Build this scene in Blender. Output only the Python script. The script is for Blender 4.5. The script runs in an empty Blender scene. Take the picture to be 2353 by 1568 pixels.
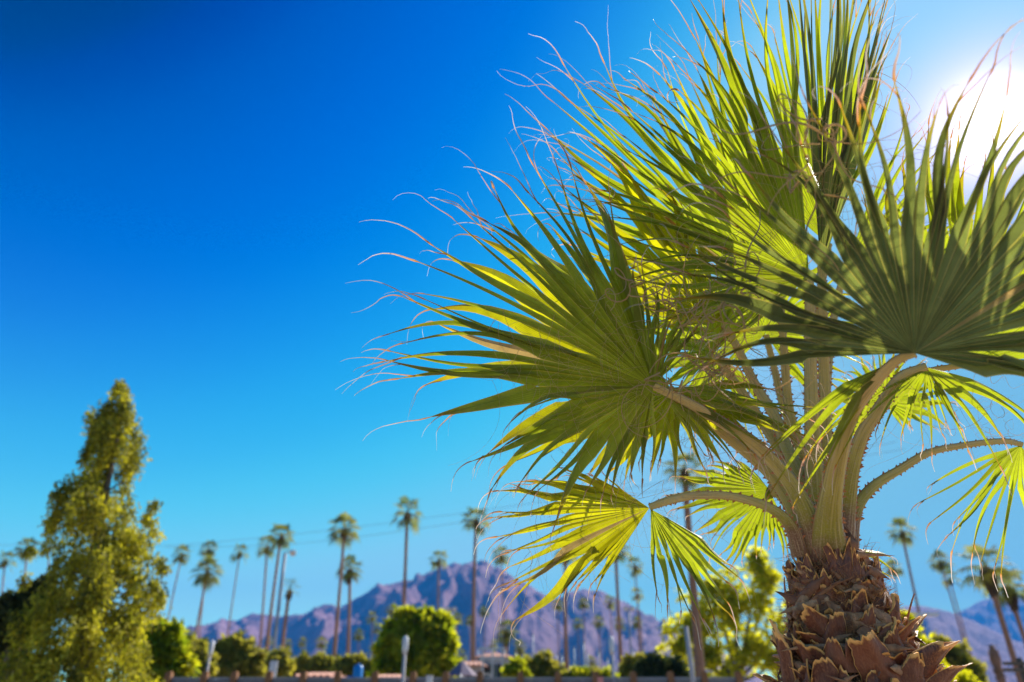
import bpy, math, random
import numpy as np
from mathutils import Vector, Matrix, noise

random.seed(7)
rng = np.random.default_rng(7)
S = bpy.context.scene
C = S.collection

# ------------------------------------------------------------------ camera
F = 1569.0                      # focal length in units of a 2353 px wide picture
PITCH = math.radians(28.0)
CAM = Vector((0.0, 0.0, 1.0))
cd = bpy.data.cameras.new('camera')
cd.lens = 24.0; cd.sensor_width = 36.0
cd.clip_start = 0.05; cd.clip_end = 60000
cd.dof.use_dof = True; cd.dof.focus_distance = 2.42; cd.dof.aperture_fstop = 1.5
cam = bpy.data.objects.new('camera', cd); C.objects.link(cam)
cam.location = CAM; cam.rotation_euler = (math.radians(90) + PITCH, 0, 0)
S.camera = cam

def ray(x, y):
    u = (x - 1176.5) / F; v = (784.0 - y) / F
    return Vector((u, math.cos(PITCH) - v * math.sin(PITCH), math.sin(PITCH) + v * math.cos(PITCH)))
def at(x, y, t): return CAM + ray(x, y) * t          # t = distance along the view axis
def atY(x, y, Y):
    r = ray(x, y); return CAM + r * (Y / r.y)         # Y = distance over the ground

# ------------------------------------------------------------------ light
SUN_DIR = ray(2272, 285).normalized()
SUN_EL = math.asin(SUN_DIR.z); SUN_AZ = math.atan2(SUN_DIR.x, SUN_DIR.y)
world = bpy.data.worlds.new('World'); S.world = world; world.use_nodes = True
wn = world.node_tree; wn.nodes.clear()
def WN(t, **k):
    n = wn.nodes.new(t)
    for a, b in k.items(): setattr(n, a, b)
    return n
def wmath(op, a, b=None):
    n = WN('ShaderNodeMath', operation=op)
    for i, q in enumerate((a, b)):
        if q is None: continue
        if isinstance(q, (int, float)): n.inputs[i].default_value = q
        else: wn.links.new(q, n.inputs[i])
    return n.outputs[0]
sky = WN('ShaderNodeTexSky'); sky.sky_type = 'NISHITA'; sky.sun_disc = False
sky.sun_elevation = SUN_EL; sky.sun_rotation = SUN_AZ
sky.air_density = 1.0; sky.dust_density = 0.4; sky.ozone_density = 3.0; sky.altitude = 30
sep = WN('ShaderNodeSeparateColor'); wn.links.new(sky.outputs[0], sep.inputs[0])
# contrast and saturation of the desert sky: one curve per channel (sky radiance in, picture radiance out)
SKYG = 5.15
CUR = (((0, 0), (1.65, 0.0), (2.0, 0.03), (2.6, 0.16), (3.4, 0.30), (5.0, 0.20), (7.0, 0.20), (10, 0.20)),
       ((0, 0), (1.35, 0.008), (1.62, 0.078), (1.95, 0.15), (2.3, 0.27), (2.95, 0.48), (4.2, 0.68), (5.0, 0.62), (6.0, 0.58), (7.0, 0.50), (10, 0.34)),
       ((0, 0), (2.6, 0.15), (2.85, 0.34), (3.1, 0.52), (3.6, 0.71), (4.2, 0.82), (5.0, 0.90), (6.5, 0.92), (8.0, 0.82), (10, 0.72)))
ch = []
for i, pts in enumerate(CUR):
    fc = WN('ShaderNodeFloatCurve'); cv = fc.mapping.curves[0]
    while len(cv.points) < len(pts): cv.points.new(0.5, 0.5)
    for q, (a_, b_) in zip(cv.points, pts): q.location = (a_/10, b_)
    fc.mapping.use_clip = False; fc.mapping.extend = 'HORIZONTAL'; fc.mapping.update()
    wn.links.new(wmath('MULTIPLY', sep.outputs[i], 0.1), fc.inputs['Value'])
    ch.append(wmath('MULTIPLY', fc.outputs[0], SKYG))
# aureole round the sun
tc = WN('ShaderNodeTexCoord'); dt = WN('ShaderNodeVectorMath', operation='DOT_PRODUCT')
nrm = WN('ShaderNodeVectorMath', operation='NORMALIZE'); wn.links.new(tc.outputs['Generated'], nrm.inputs[0])
wn.links.new(nrm.outputs[0], dt.inputs[0]); dt.inputs[1].default_value = SUN_DIR
ang = wmath('ARCCOSINE', wmath('MINIMUM', dt.outputs['Value'], 0.999999))
def lobe(amp, k): return wmath('MULTIPLY', wmath('EXPONENT', wmath('MULTIPLY', wmath('MULTIPLY', ang, ang), -1.0 / (k * k))), amp)
def lobe1(amp, k): return wmath('MULTIPLY', wmath('EXPONENT', wmath('MULTIPLY', ang, -1.0 / k)), amp)
core = lobe(24.0, 0.029)
wide = lobe1(15.0, 0.045)
vwide = lobe1(1.3, 0.16)
for i in range(3):
    s1 = wmath('ADD', core, wmath('MULTIPLY', wide, (1.0, 0.66, 0.95)[i]))
    s2 = wmath('MULTIPLY', vwide, (0.9, 0.8, 1.0)[i])
    ch[i] = wmath('ADD', ch[i], wmath('ADD', s1, s2))
# whitish air low over the horizon
sz = WN('ShaderNodeSeparateXYZ'); wn.links.new(nrm.outputs[0], sz.inputs[0])
low = wmath('EXPONENT', wmath('MULTIPLY', wmath('MAXIMUM', sz.outputs['Z'], 0.0), -1.0/0.10))
for i in range(3): ch[i] = wmath('ADD', ch[i], wmath('MULTIPLY', low, (1.0, 2.1, 0.7)[i] * SKYG))
comb = WN('ShaderNodeCombineColor')
for i in range(3): wn.links.new(ch[i], comb.inputs[i])
bg = WN('ShaderNodeBackground'); bg.inputs['Strength'].default_value = 0.1
wn.links.new(comb.outputs[0], bg.inputs['Color'])
wo = WN('ShaderNodeOutputWorld'); wn.links.new(bg.outputs[0], wo.inputs['Surface'])
world.cycles.sampling_method = 'MANUAL'; world.cycles.sample_map_resolution = 2048

sl = bpy.data.lights.new('sun', 'SUN'); sl.energy = 5.0; sl.angle = math.radians(0.53); sl.color = (1.0, 0.94, 0.84)
sun = bpy.data.objects.new('sun', sl); C.objects.link(sun)
sun.rotation_euler = SUN_DIR.to_track_quat('Z', 'Y').to_euler(); sun.location = (20, 20, 30)
S.view_settings.view_transform = 'Standard'; S.view_settings.look = 'None'
S.view_settings.exposure = 0.95; S.view_settings.gamma = 1.0
S.render.engine = 'CYCLES'
S.cycles.max_bounces = 8; S.cycles.diffuse_bounces = 4; S.cycles.transmission_bounces = 4
S.cycles.transparent_max_bounces = 8; S.cycles.volume_bounces = 0
S.cycles.sample_clamp_indirect = 6.0

# ------------------------------------------------------------------ helpers
def tag(o, label=None, cat=None, group=None, kind=None):
    if label: o['label'] = label
    if cat: o['category'] = cat
    if group: o['group'] = group
    if kind: o['kind'] = kind
    return o
def empty(name, loc, label, cat, group=None):
    o = bpy.data.objects.new(name, None); C.objects.link(o); o.location = loc
    o.empty_display_size = 0.3
    return tag(o, label, cat, group)
def link(name, me, parent=None, mat=None):
    o = bpy.data.objects.new(name, me); C.objects.link(o)
    if mat is not None and not me.materials: me.materials.append(mat)
    if parent is not None:
        o.parent = parent
        w = Vector((0, 0, 0)); p = parent
        while p is not None: w += p.location; p = p.parent
        o.location = -w                       # meshes are written in world coordinates
    return o
def np_mesh(name, V, Q, attrs=None, smooth=True, uv=None):
    """V (n,3); Q (m,k) faces all of one size; attrs {name:(n,)}"""
    me = bpy.data.meshes.new(name)
    V = np.asarray(V, dtype=np.float32); Q = np.asarray(Q, dtype=np.int32)
    me.vertices.add(len(V)); me.vertices.foreach_set('co', V.ravel())
    k = Q.shape[1]
    me.loops.add(Q.size); me.loops.foreach_set('vertex_index', Q.ravel())
    me.polygons.add(len(Q))
    me.polygons.foreach_set('loop_start', np.arange(0, Q.size, k, dtype=np.int32))
    me.polygons.foreach_set('loop_total', np.full(len(Q), k, dtype=np.int32))
    me.update(calc_edges=True)
    if smooth: me.polygons.foreach_set('use_smooth', np.ones(len(Q), dtype=bool))
    for a, d in (attrs or {}).items():
        at_ = me.attributes.new(a, 'FLOAT', 'POINT'); at_.data.foreach_set('value', np.asarray(d, dtype=np.float32))
    me.validate(); return me
class MB:
    def __init__(s): s.v = []; s.f = []; s.a = {}
    def quad_grid(s, rows, **attrs):
        """rows: list of lists of Vectors, all the same length"""
        b = len(s.v); m = len(rows[0])
        for r in rows: s.v.extend([tuple(p) for p in r])
        for i in range(len(rows) - 1):
            for j in range(m - 1):
                s.f.append((b + i*m + j, b + i*m + j + 1, b + (i+1)*m + j + 1, b + (i+1)*m + j))
        for k, d in attrs.items(): s.a.setdefault(k, []).extend(d)
    def tube(s, pts, rad, n=6, cap=True):
        b = len(s.v); prev = None
        for i, p in enumerate(pts):
            d = (pts[min(i+1, len(pts)-1)] - pts[max(i-1, 0)]).normalized()
            if prev is None: prev = d.orthogonal().normalized()
            prev = (prev - d * prev.dot(d)).normalized(); q = d.cross(prev)
            for k in range(n):
                a = 2*math.pi*k/n
                s.v.append(tuple(p + (prev*math.cos(a) + q*math.sin(a)) * rad[i]))
        for i in range(len(pts)-1):
            for k in range(n):
                k2 = (k+1) % n
                s.f.append((b+i*n+k, b+i*n+k2, b+(i+1)*n+k2, b+(i+1)*n+k))
        if cap:
            s.f.append(tuple(b + k for k in range(n))[::-1]); e = b + (len(pts)-1)*n
            s.f.append(tuple(e + k for k in range(n)))
    def box(s, lo, hi):
        b = len(s.v); x0, y0, z0 = lo; x1, y1, z1 = hi
        s.v += [(x0,y0,z0),(x1,y0,z0),(x1,y1,z0),(x0,y1,z0),(x0,y0,z1),(x1,y0,z1),(x1,y1,z1),(x0,y1,z1)]
        s.f += [(b,b+3,b+2,b+1),(b+4,b+5,b+6,b+7),(b,b+1,b+5,b+4),(b+1,b+2,b+6,b+5),(b+2,b+3,b+7,b+6),(b+3,b,b+4,b+7)]
    def poly(s, pts):
        b = len(s.v); s.v += [tuple(p) for p in pts]; s.f.append(tuple(range(b, b+len(pts))))
    def mesh(s, name, smooth=True):
        me = bpy.data.meshes.new(name); me.from_pydata(s.v, [], s.f); me.update()
        if smooth: me.polygons.foreach_set('use_smooth', [True]*len(me.polygons))
        for k, d in s.a.items():
            if len(d) == len(s.v):
                a = me.attributes.new(k, 'FLOAT', 'POINT'); a.data.foreach_set('value', d)
        return me
    def build(s, name, mat, parent=None, smooth=True):
        return link(name, s.mesh(name, smooth), parent, mat)
def catmull(P, n):
    """n points along a Catmull-Rom spline through P (tuples or Vectors)"""
    P = [np.array(p, dtype=float) for p in P]; m = len(P) - 1; out = []
    for i in range(n):
        u = i / (n - 1) * m; k = min(int(u), m - 1); f = u - k
        p0 = P[k-1] if k > 0 else 2*P[0] - P[1]; p1 = P[k]; p2 = P[k+1]
        p3 = P[k+2] if k + 2 <= m else 2*P[m] - P[m-1]
        out.append(0.5*((2*p1) + (p2-p0)*f + (2*p0-5*p1+4*p2-p3)*f*f + (3*p1-p0-3*p2+p3)*f**3))
    return out
def lin(P, n):
    P = [np.array(p, dtype=float) for p in P]; m = len(P) - 1; out = []
    for i in range(n):
        u = i / (n - 1) * m; k = min(int(u), m - 1); f = u - k
        out.append(P[k]*(1-f) + P[k+1]*f)
    return out

# ------------------------------------------------------------------ materials
def mat(name):
    m = bpy.data.materials.new(name); m.use_nodes = True; nt = m.node_tree; nt.nodes.clear()
    out = nt.nodes.new('ShaderNodeOutputMaterial'); return m, nt, out
def N(nt, t, **k):
    n = nt.nodes.new(t)
    for a, b in k.items(): setattr(n, a, b)
    return n
def ramp(nt, fac, stops):
    r = N(nt, 'ShaderNodeValToRGB'); nt.links.new(fac, r.inputs[0]); e = r.color_ramp.elements
    while len(e) < len(stops): e.new(0.5)
    for q, (p, c) in zip(e, stops): q.position = p; q.color = (*c, 1)
    return r.outputs[0]
def noise_tex(nt, scale, detail=3, coord='Object', stretch=None, rough=0.6):
    tcn = N(nt, 'ShaderNodeTexCoord'); src = tcn.outputs[coord]
    if stretch:
        mp = N(nt, 'ShaderNodeMapping'); mp.inputs['Scale'].default_value = stretch
        nt.links.new(src, mp.inputs[0]); src = mp.outputs[0]
    n = N(nt, 'ShaderNodeTexNoise'); n.inputs['Scale'].default_value = scale; n.inputs['Detail'].default_value = detail
    n.inputs['Roughness'].default_value = rough
    nt.links.new(src, n.inputs['Vector']); return n.outputs['Fac']
def mixc(nt, f, a, b, mode='MIX'):
    m = N(nt, 'ShaderNodeMix', data_type='RGBA', blend_type=mode)
    for i, q in ((0, f), (6, a), (7, b)):
        if isinstance(q, (int, float)): m.inputs[i].default_value = q
        elif isinstance(q, tuple): m.inputs[i].default_value = (*q, 1)
        else: nt.links.new(q, m.inputs[i])
    return m.outputs[2]
def attr(nt, name):
    a = N(nt, 'ShaderNodeAttribute'); a.attribute_name = name; return a.outputs['Fac']
def bump(nt, h, s, d, target):
    b = N(nt, 'ShaderNodeBump'); b.inputs['Strength'].default_value = s; b.inputs['Distance'].default_value = d
    nt.links.new(h, b.inputs['Height']); nt.links.new(b.outputs[0], target)
def simple(name, c1, c2=None, scale=8, rough=0.8, bmp=0.3, dist=0.01, stretch=None, metal=0):
    m, nt, out = mat(name); p = N(nt, 'ShaderNodeBsdfPrincipled'); nt.links.new(p.outputs[0], out.inputs[0])
    p.inputs['Roughness'].default_value = rough; p.inputs['Metallic'].default_value = metal
    f = noise_tex(nt, scale, 4, stretch=stretch)
    c = ramp(nt, f, ((0.3, c1), (0.7, c2 or tuple(q*0.7 for q in c1)))); nt.links.new(c, p.inputs['Base Color'])
    if bmp: bump(nt, f, bmp, dist, p.inputs['Normal'])
    return m

def leaf_material(name, refl, trans, tipcols, gloss=0.38, tmix=0.5, hue=0.26):
    """fan leaf: attributes along (0 hub .. 1 green tip .. 2 end of thread), across (-1 .. 1)"""
    m, nt, out = mat(name)
    al = attr(nt, 'along'); ac = attr(nt, 'across')
    h = N(nt, 'ShaderNodeMath', operation='MULTIPLY'); nt.links.new(al, h.inputs[0]); h.inputs[1].default_value = 0.5
    refc = ramp(nt, h.outputs[0], ((0.0, refl), (0.41, refl), (0.49, tipcols[0]), (0.53, tipcols[1]), (0.62, tipcols[2]), (1.0, tipcols[3])))
    trc = ramp(nt, h.outputs[0], ((0.0, trans), (0.40, trans), (0.475, tipcols[4]), (0.52, tipcols[5]), (0.62, tipcols[2]), (1.0, tipcols[3])))
    # veins
    w = N(nt, 'ShaderNodeMath', operation='MULTIPLY'); nt.links.new(ac, w.inputs[0]); w.inputs[1].default_value = 38.0
    sn = N(nt, 'ShaderNodeMath', operation='SINE'); nt.links.new(w.outputs[0], sn.inputs[0])
    mr = N(nt, 'ShaderNodeMapRange'); nt.links.new(sn.outputs[0], mr.inputs[0])
    mr.inputs[1].default_value = -1; mr.inputs[2].default_value = 1; mr.inputs[3].default_value = 0.80; mr.inputs[4].default_value = 1.08
    oi = N(nt, 'ShaderNodeObjectInfo')
    nz = noise_tex(nt, 9.0, 6, rough=0.7)
    var = N(nt, 'ShaderNodeMapRange'); nt.links.new(nz, var.inputs[0]); var.inputs[1].default_value = 0.3; var.inputs[2].default_value = 0.7
    var.inputs[3].default_value = 0.72; var.inputs[4].default_value = 1.22
    var2 = N(nt, 'ShaderNodeMapRange'); nt.links.new(oi.outputs['Random'], var2.inputs[0])
    var2.inputs[3].default_value = 1 - hue; var2.inputs[4].default_value = 1 + hue
    k = N(nt, 'ShaderNodeMath', operation='MULTIPLY'); nt.links.new(mr.outputs[0], k.inputs[0]); nt.links.new(var.outputs[0], k.inputs[1])
    k2 = N(nt, 'ShaderNodeMath', operation='MULTIPLY'); nt.links.new(k.outputs[0], k2.inputs[0]); nt.links.new(var2.outputs[0], k2.inputs[1])
    def scaled(c):
        v = N(nt, 'ShaderNodeVectorMath', operation='SCALE'); nt.links.new(c, v.inputs[0]); nt.links.new(k2.outputs[0], v.inputs['Scale']); return v.outputs[0]
    # pale midrib
    ab = N(nt, 'ShaderNodeMath', operation='ABSOLUTE'); nt.links.new(ac, ab.inputs[0])
    rib = N(nt, 'ShaderNodeMapRange'); nt.links.new(ab.outputs[0], rib.inputs[0]); rib.inputs[1].default_value = 0.84; rib.inputs[2].default_value = 0.95
    rib.inputs[3].default_value = 0; rib.inputs[4].default_value = 0.8
    spn = noise_tex(nt, 34, 5, rough=0.8); spm = N(nt, 'ShaderNodeMapRange'); nt.links.new(spn, spm.inputs[0]); spm.inputs[1].default_value = 0.64; spm.inputs[2].default_value = 0.74; spm.inputs[4].default_value = 0.7
    refs = mixc(nt, spm.outputs[0], scaled(refc), (0.26, 0.17, 0.06)); trs = mixc(nt, spm.outputs[0], scaled(trc), (0.22, 0.12, 0.02))
    rc = mixc(nt, rib.outputs[0], refs, (0.62, 0.54, 0.20))
    tcx = mixc(nt, rib.outputs[0], trs, (0.50, 0.42, 0.06))
    p = N(nt, 'ShaderNodeBsdfPrincipled'); nt.links.new(rc, p.inputs['Base Color']); p.inputs['Roughness'].default_value = gloss + 0.08
    p.inputs['Specular IOR Level'].default_value = 0.3
    bump(nt, sn.outputs[0], 0.25, 0.001, p.inputs['Normal'])
    t = N(nt, 'ShaderNodeBsdfTranslucent'); nt.links.new(tcx, t.inputs['Color'])
    mx = N(nt, 'ShaderNodeMixShader'); mx.inputs[0].default_value = tmix
    nt.links.new(p.outputs[0], mx.inputs[1]); nt.links.new(t.outputs[0], mx.inputs[2]); nt.links.new(mx.outputs[0], out.inputs[0])
    return m
TIPS = ((0.30, 0.20, 0.02), (0.50, 0.20, 0.05), (0.62, 0.36, 0.24), (0.90, 0.82, 0.70), (0.60, 0.42, 0.01), (0.75, 0.32, 0.04))
M_LEAF = leaf_material('palm_leaf_green', (0.18, 0.19, 0.05), (0.53, 0.62, 0.012), TIPS)
M_LEAF_Y = leaf_material('palm_leaf_yellowing', (0.20, 0.20, 0.02), (0.72, 0.68, 0.006), TIPS)
M_LEAF_DRY = leaf_material('palm_leaf_dry', (0.36, 0.27, 0.14), (0.45, 0.30, 0.10), TIPS)
M_LEAF_SHADE = leaf_material('palm_leaf_shaded', (0.17, 0.18, 0.105), (0.22, 0.26, 0.045), TIPS, gloss=0.33)  # greyer, low transmission: shade on these fans put into the leaf colour

def crown_material(name, r1, r2, t1, t2, tmix=0.45, scale=0.6):
    m, nt, out = mat(name)
    tn = attr(nt, 'tint'); nz = noise_tex(nt, scale, 3)
    f = N(nt, 'ShaderNodeMath', operation='ADD'); nt.links.new(tn, f.inputs[0]); nt.links.new(nz, f.inputs[1])
    h = N(nt, 'ShaderNodeMath', operation='MULTIPLY'); nt.links.new(f.outputs[0], h.inputs[0]); h.inputs[1].default_value = 0.5
    a = ramp(nt, h.outputs[0], ((0.30, r1), (0.68, r2))); b = ramp(nt, h.outputs[0], ((0.30, t1), (0.68, t2)))
    p = N(nt, 'ShaderNodeBsdfPrincipled'); nt.links.new(a, p.inputs['Base Color']); p.inputs['Roughness'].default_value = 0.7; p.inputs['Specular IOR Level'].default_value = 0.25
    t = N(nt, 'ShaderNodeBsdfTranslucent'); nt.links.new(b, t.inputs['Color'])
    mx = N(nt, 'ShaderNodeMixShader'); mx.inputs[0].default_value = tmix
    nt.links.new(p.outputs[0], mx.inputs[1]); nt.links.new(t.outputs[0], mx.inputs[2]); nt.links.new(mx.outputs[0], out.inputs[0])
    return m
M_CY = crown_material('evergreen_foliage', (0.04, 0.05, 0.012), (0.46, 0.40, 0.04), (0.12, 0.15, 0.01), (0.95, 0.86, 0.03), 0.42, 0.9)
M_MESQ = crown_material('bright_foliage', (0.20, 0.22, 0.015), (0.36, 0.34, 0.02), (0.70, 0.68, 0.01), (0.92, 0.86, 0.02), 0.66)
M_ROUND = crown_material('round_tree_foliage', (0.06, 0.09, 0.012), (0.22, 0.23, 0.02), (0.35, 0.45, 0.01), (0.85, 0.80, 0.02), 0.58)
M_OLIVE = crown_material('olive_foliage', (0.10, 0.11, 0.02), (0.24, 0.22, 0.05), (0.35, 0.35, 0.03), (0.65, 0.56, 0.05), 0.5)
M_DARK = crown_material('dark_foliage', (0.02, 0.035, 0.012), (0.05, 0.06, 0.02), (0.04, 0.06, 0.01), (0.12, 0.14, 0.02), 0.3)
M_PALMC = crown_material('palm_crown_foliage', (0.03, 0.055, 0.02), (0.09, 0.11, 0.03), (0.08, 0.14, 0.02), (0.50, 0.46, 0.05), 0.42)
M_SKIRT = simple('dead_palm_leaves', (0.22, 0.13, 0.06), (0.10, 0.06, 0.03), 3)
M_PTRUNK = simple('palm_trunk_bark', (0.36, 0.17, 0.09), (0.20, 0.09, 0.055), 2.5, stretch=(1, 1, 4), dist=0.05)
M_BARK = simple('tree_bark', (0.14, 0.10, 0.07), (0.07, 0.05, 0.035), 6, stretch=(3, 3, 1))
M_PALE_BARK = simple('pale_bark', (0.45, 0.40, 0.36), (0.28, 0.25, 0.22), 6, stretch=(3, 3, 1))

# petiole: attributes along (0 hub .. 1 base), side (-1..1)
m, nt, out = mat('palm_petiole'); M_PET = m
p = N(nt, 'ShaderNodeBsdfPrincipled'); nt.links.new(p.outputs[0], out.inputs[0]); p.inputs['Roughness'].default_value = 0.48
al = attr(nt, 'along'); nz = noise_tex(nt, 9, 4, stretch=(1, 1, 1)); nzf = noise_tex(nt, 160, 2)
ff = N(nt, 'ShaderNodeMath', operation='MULTIPLY_ADD'); nt.links.new(nz, ff.inputs[0]); ff.inputs[1].default_value = 0.16; nt.links.new(al, ff.inputs[2])
c = ramp(nt, ff.outputs[0], ((0.0, (0.56, 0.42, 0.12)), (0.35, (0.60, 0.43, 0.17)), (0.70, (0.42, 0.37, 0.08)), (0.86, (0.30, 0.28, 0.03)), (0.95, (0.18, 0.085, 0.065))))
sd = attr(nt, 'side'); ab = N(nt, 'ShaderNodeMath', operation='ABSOLUTE'); nt.links.new(sd, ab.inputs[0])
er = N(nt, 'ShaderNodeMapRange'); nt.links.new(ab.outputs[0], er.inputs[0]); er.inputs[1].default_value = 0.80; er.inputs[2].default_value = 0.99
c = mixc(nt, er.outputs[0], c, (0.30, 0.13, 0.05))
cx = N(nt, 'ShaderNodeCombineXYZ'); nt.links.new(al, cx.inputs[0]); nt.links.new(sd, cx.inputs[1]); tn2 = N(nt, 'ShaderNodeTexNoise'); tn2.inputs['Scale'].default_value = 1.0; tn2.inputs['Detail'].default_value = 6
mp2 = N(nt, 'ShaderNodeMapping'); mp2.inputs['Scale'].default_value = (5, 7, 1); nt.links.new(cx.outputs[0], mp2.inputs[0]); nt.links.new(mp2.outputs[0], tn2.inputs['Vector'])
s2 = N(nt, 'ShaderNodeMapRange'); nt.links.new(tn2.outputs['Fac'], s2.inputs[0]); s2.inputs[1].default_value = 0.48; s2.inputs[2].default_value = 0.68; s2.inputs[4].default_value = 0.75
c = mixc(nt, s2.outputs[0], c, (0.20, 0.18, 0.05))
s3 = N(nt, 'ShaderNodeMapRange'); nt.links.new(tn2.outputs['Fac'], s3.inputs[0]); s3.inputs[1].default_value = 0.46; s3.inputs[2].default_value = 0.30; s3.inputs[4].default_value = 0.6
c = mixc(nt, s3.outputs[0], c, (0.58, 0.46, 0.28))
sp = N(nt, 'ShaderNodeMapRange'); nt.links.new(nzf, sp.inputs[0]); sp.inputs[1].default_value = 0.48; sp.inputs[2].default_value = 0.7; sp.inputs[4].default_value = 0.55
c = mixc(nt, sp.outputs[0], c, (0.40, 0.34, 0.24))
nt.links.new(c, p.inputs['Base Color']); bump(nt, nzf, 0.35, 0.002, p.inputs['Normal'])
M_THORN = simple('thorn_orange', (0.50, 0.20, 0.06), (0.32, 0.10, 0.05), 60, rough=0.45, bmp=0)
# boots: rim attribute
m, nt, out = mat('leaf_base_husk'); M_BOOT = m
p = N(nt, 'ShaderNodeBsdfPrincipled'); nt.links.new(p.outputs[0], out.inputs[0]); p.inputs['Roughness'].default_value = 0.5
rim = attr(nt, 'rim'); nz = noise_tex(nt, 16, 6, rough=0.75); fib = noise_tex(nt, 60, 3, stretch=(3, 3, 0.5)); oi = N(nt, 'ShaderNodeObjectInfo')
a = N(nt, 'ShaderNodeMath', operation='MULTIPLY_ADD'); nt.links.new(nz, a.inputs[0]); a.inputs[1].default_value = 1.1; nt.links.new(rim, a.inputs[2])
body = mixc(nt, oi.outputs['Random'], (0.055, 0.017, 0.020), (0.24, 0.068, 0.030))
st = N(nt, 'ShaderNodeMapRange'); nt.links.new(fib, st.inputs[0]); st.inputs[1].default_value = 0.45; st.inputs[2].default_value = 0.75; st.inputs[4].default_value = 0.6
body = mixc(nt, st.outputs[0], body, (0.38, 0.15, 0.07))
rc = N(nt, 'ShaderNodeMapRange'); nt.links.new(a.outputs[0], rc.inputs[0]); rc.inputs[1].default_value = 1.22; rc.inputs[2].default_value = 1.42
c = mixc(nt, rc.outputs[0], body, (0.88, 0.46, 0.15))
nt.links.new(c, p.inputs['Base Color'])
hs = N(nt, 'ShaderNodeMath', operation='ADD'); nt.links.new(fib, hs.inputs[0]); nt.links.new(rc.outputs[0], hs.inputs[1])
bump(nt, hs.outputs[0], 0.6, 0.004, p.inputs['Normal'])
m, nt, out = mat('papery_husk'); M_HUSK = m
p = N(nt, 'ShaderNodeBsdfPrincipled'); nt.links.new(p.outputs[0], out.inputs[0]); p.inputs['Roughness'].default_value = 0.7
oi = N(nt, 'ShaderNodeObjectInfo'); fz = noise_tex(nt, 50, 4, stretch=(1, 1, 0.4))
hc = ramp(nt, oi.outputs['Random'], ((0.0, (0.16, 0.065, 0.04)), (0.4, (0.38, 0.17, 0.08)), (0.75, (0.62, 0.32, 0.16)), (1.0, (0.62, 0.36, 0.20))))
hm = N(nt, 'ShaderNodeMapRange'); nt.links.new(fz, hm.inputs[0]); hm.inputs[1].default_value = 0.3; hm.inputs[2].default_value = 0.7; hm.inputs[3].default_value = 0.75; hm.inputs[4].default_value = 0.0
nt.links.new(mixc(nt, hm.outputs[0], hc, (0.12, 0.05, 0.03)), p.inputs['Base Color']); bump(nt, fz, 0.5, 0.003, p.inputs['Normal'])
M_FIBRE = simple('husk_fibre', (0.66, 0.30, 0.12), (0.15, 0.06, 0.03), 30, rough=0.8, bmp=0)
M_CORE = simple('fibrous_core', (0.20, 0.085, 0.045), (0.05, 0.025, 0.018), 45, rough=0.95, bmp=1.0, dist=0.01)
M_THREAD = crown_material('pale_thread', (0.60, 0.46, 0.26), (0.80, 0.68, 0.42), (0.7, 0.5, 0.25), (0.9, 0.8, 0.55), 0.5, 3)
M_WOODPOST = simple('stained_wood', (0.30, 0.13, 0.05), (0.18, 0.075, 0.03), 5, stretch=(4, 4, 0.6))
M_GREY = simple('grey_metal', (0.26, 0.25, 0.28), (0.24, 0.23, 0.26), 4, rough=0.5)
M_WHITE = simple('white_paint', (0.62, 0.60, 0.61), (0.50, 0.48, 0.50), 3, rough=0.5, bmp=0.1)
M_LILAC = simple('weathered_white_wall', (0.44, 0.40, 0.40), (0.34, 0.31, 0.33), 2)
M_TILE = simple('pink_clay_tile', (0.55, 0.27, 0.18), (0.42, 0.19, 0.13), 3)
M_PURPLE = simple('slate_canopy', (0.22, 0.16, 0.22), (0.16, 0.11, 0.15), 3)
M_BLUE = simple('blue_plastic', (0.01, 0.20, 0.55), (0.01, 0.15, 0.42), 3, rough=0.35, bmp=0.05)
M_PALEBLUE = simple('pale_blue_canvas', (0.45, 0.55, 0.70), (0.38, 0.47, 0.62), 3)
M_GLASS = simple('dark_window', (0.05, 0.05, 0.07), (0.03, 0.03, 0.04), 3, rough=0.15, bmp=0)
M_PINK = simple('pink_paint', (0.62, 0.25, 0.22), (0.55, 0.2, 0.18), 3)
M_DIRT = simple('desert_ground', (0.48, 0.36, 0.24), (0.38, 0.28, 0.18), 0.5, dist=0.03)
# mountain rock
m, nt, out = mat('mountain_rock'); M_ROCK = m
p = N(nt, 'ShaderNodeBsdfPrincipled'); nt.links.new(p.outputs[0], out.inputs[0]); p.inputs['Roughness'].default_value = 0.95
f = noise_tex(nt, 0.006, 7, rough=0.7)
c = ramp(nt, f, ((0.3, (0.13, 0.06, 0.09)), (0.55, (0.27, 0.13, 0.17)), (0.7, (0.46, 0.26, 0.28)))); nt.links.new(c, p.inputs['Base Color'])
f2 = noise_tex(nt, 0.02, 6, rough=0.7); bump(nt, f2, 1.0, 25.0, p.inputs['Normal'])
M_ROCK.cycles.displacement_method = 'BUMP'

# ------------------------------------------------------------------ ground, mountains
mb = MB(); G = 30000.0
mb.quad_grid([[Vector((-G + 2*G*j/20, -8000 + (G+8000)*i/20, 0)) for j in range(21)] for i in range(21)])
tag(mb.build('ground', M_DIRT, smooth=False), 'dry sandy desert ground', kind='structure')

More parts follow.
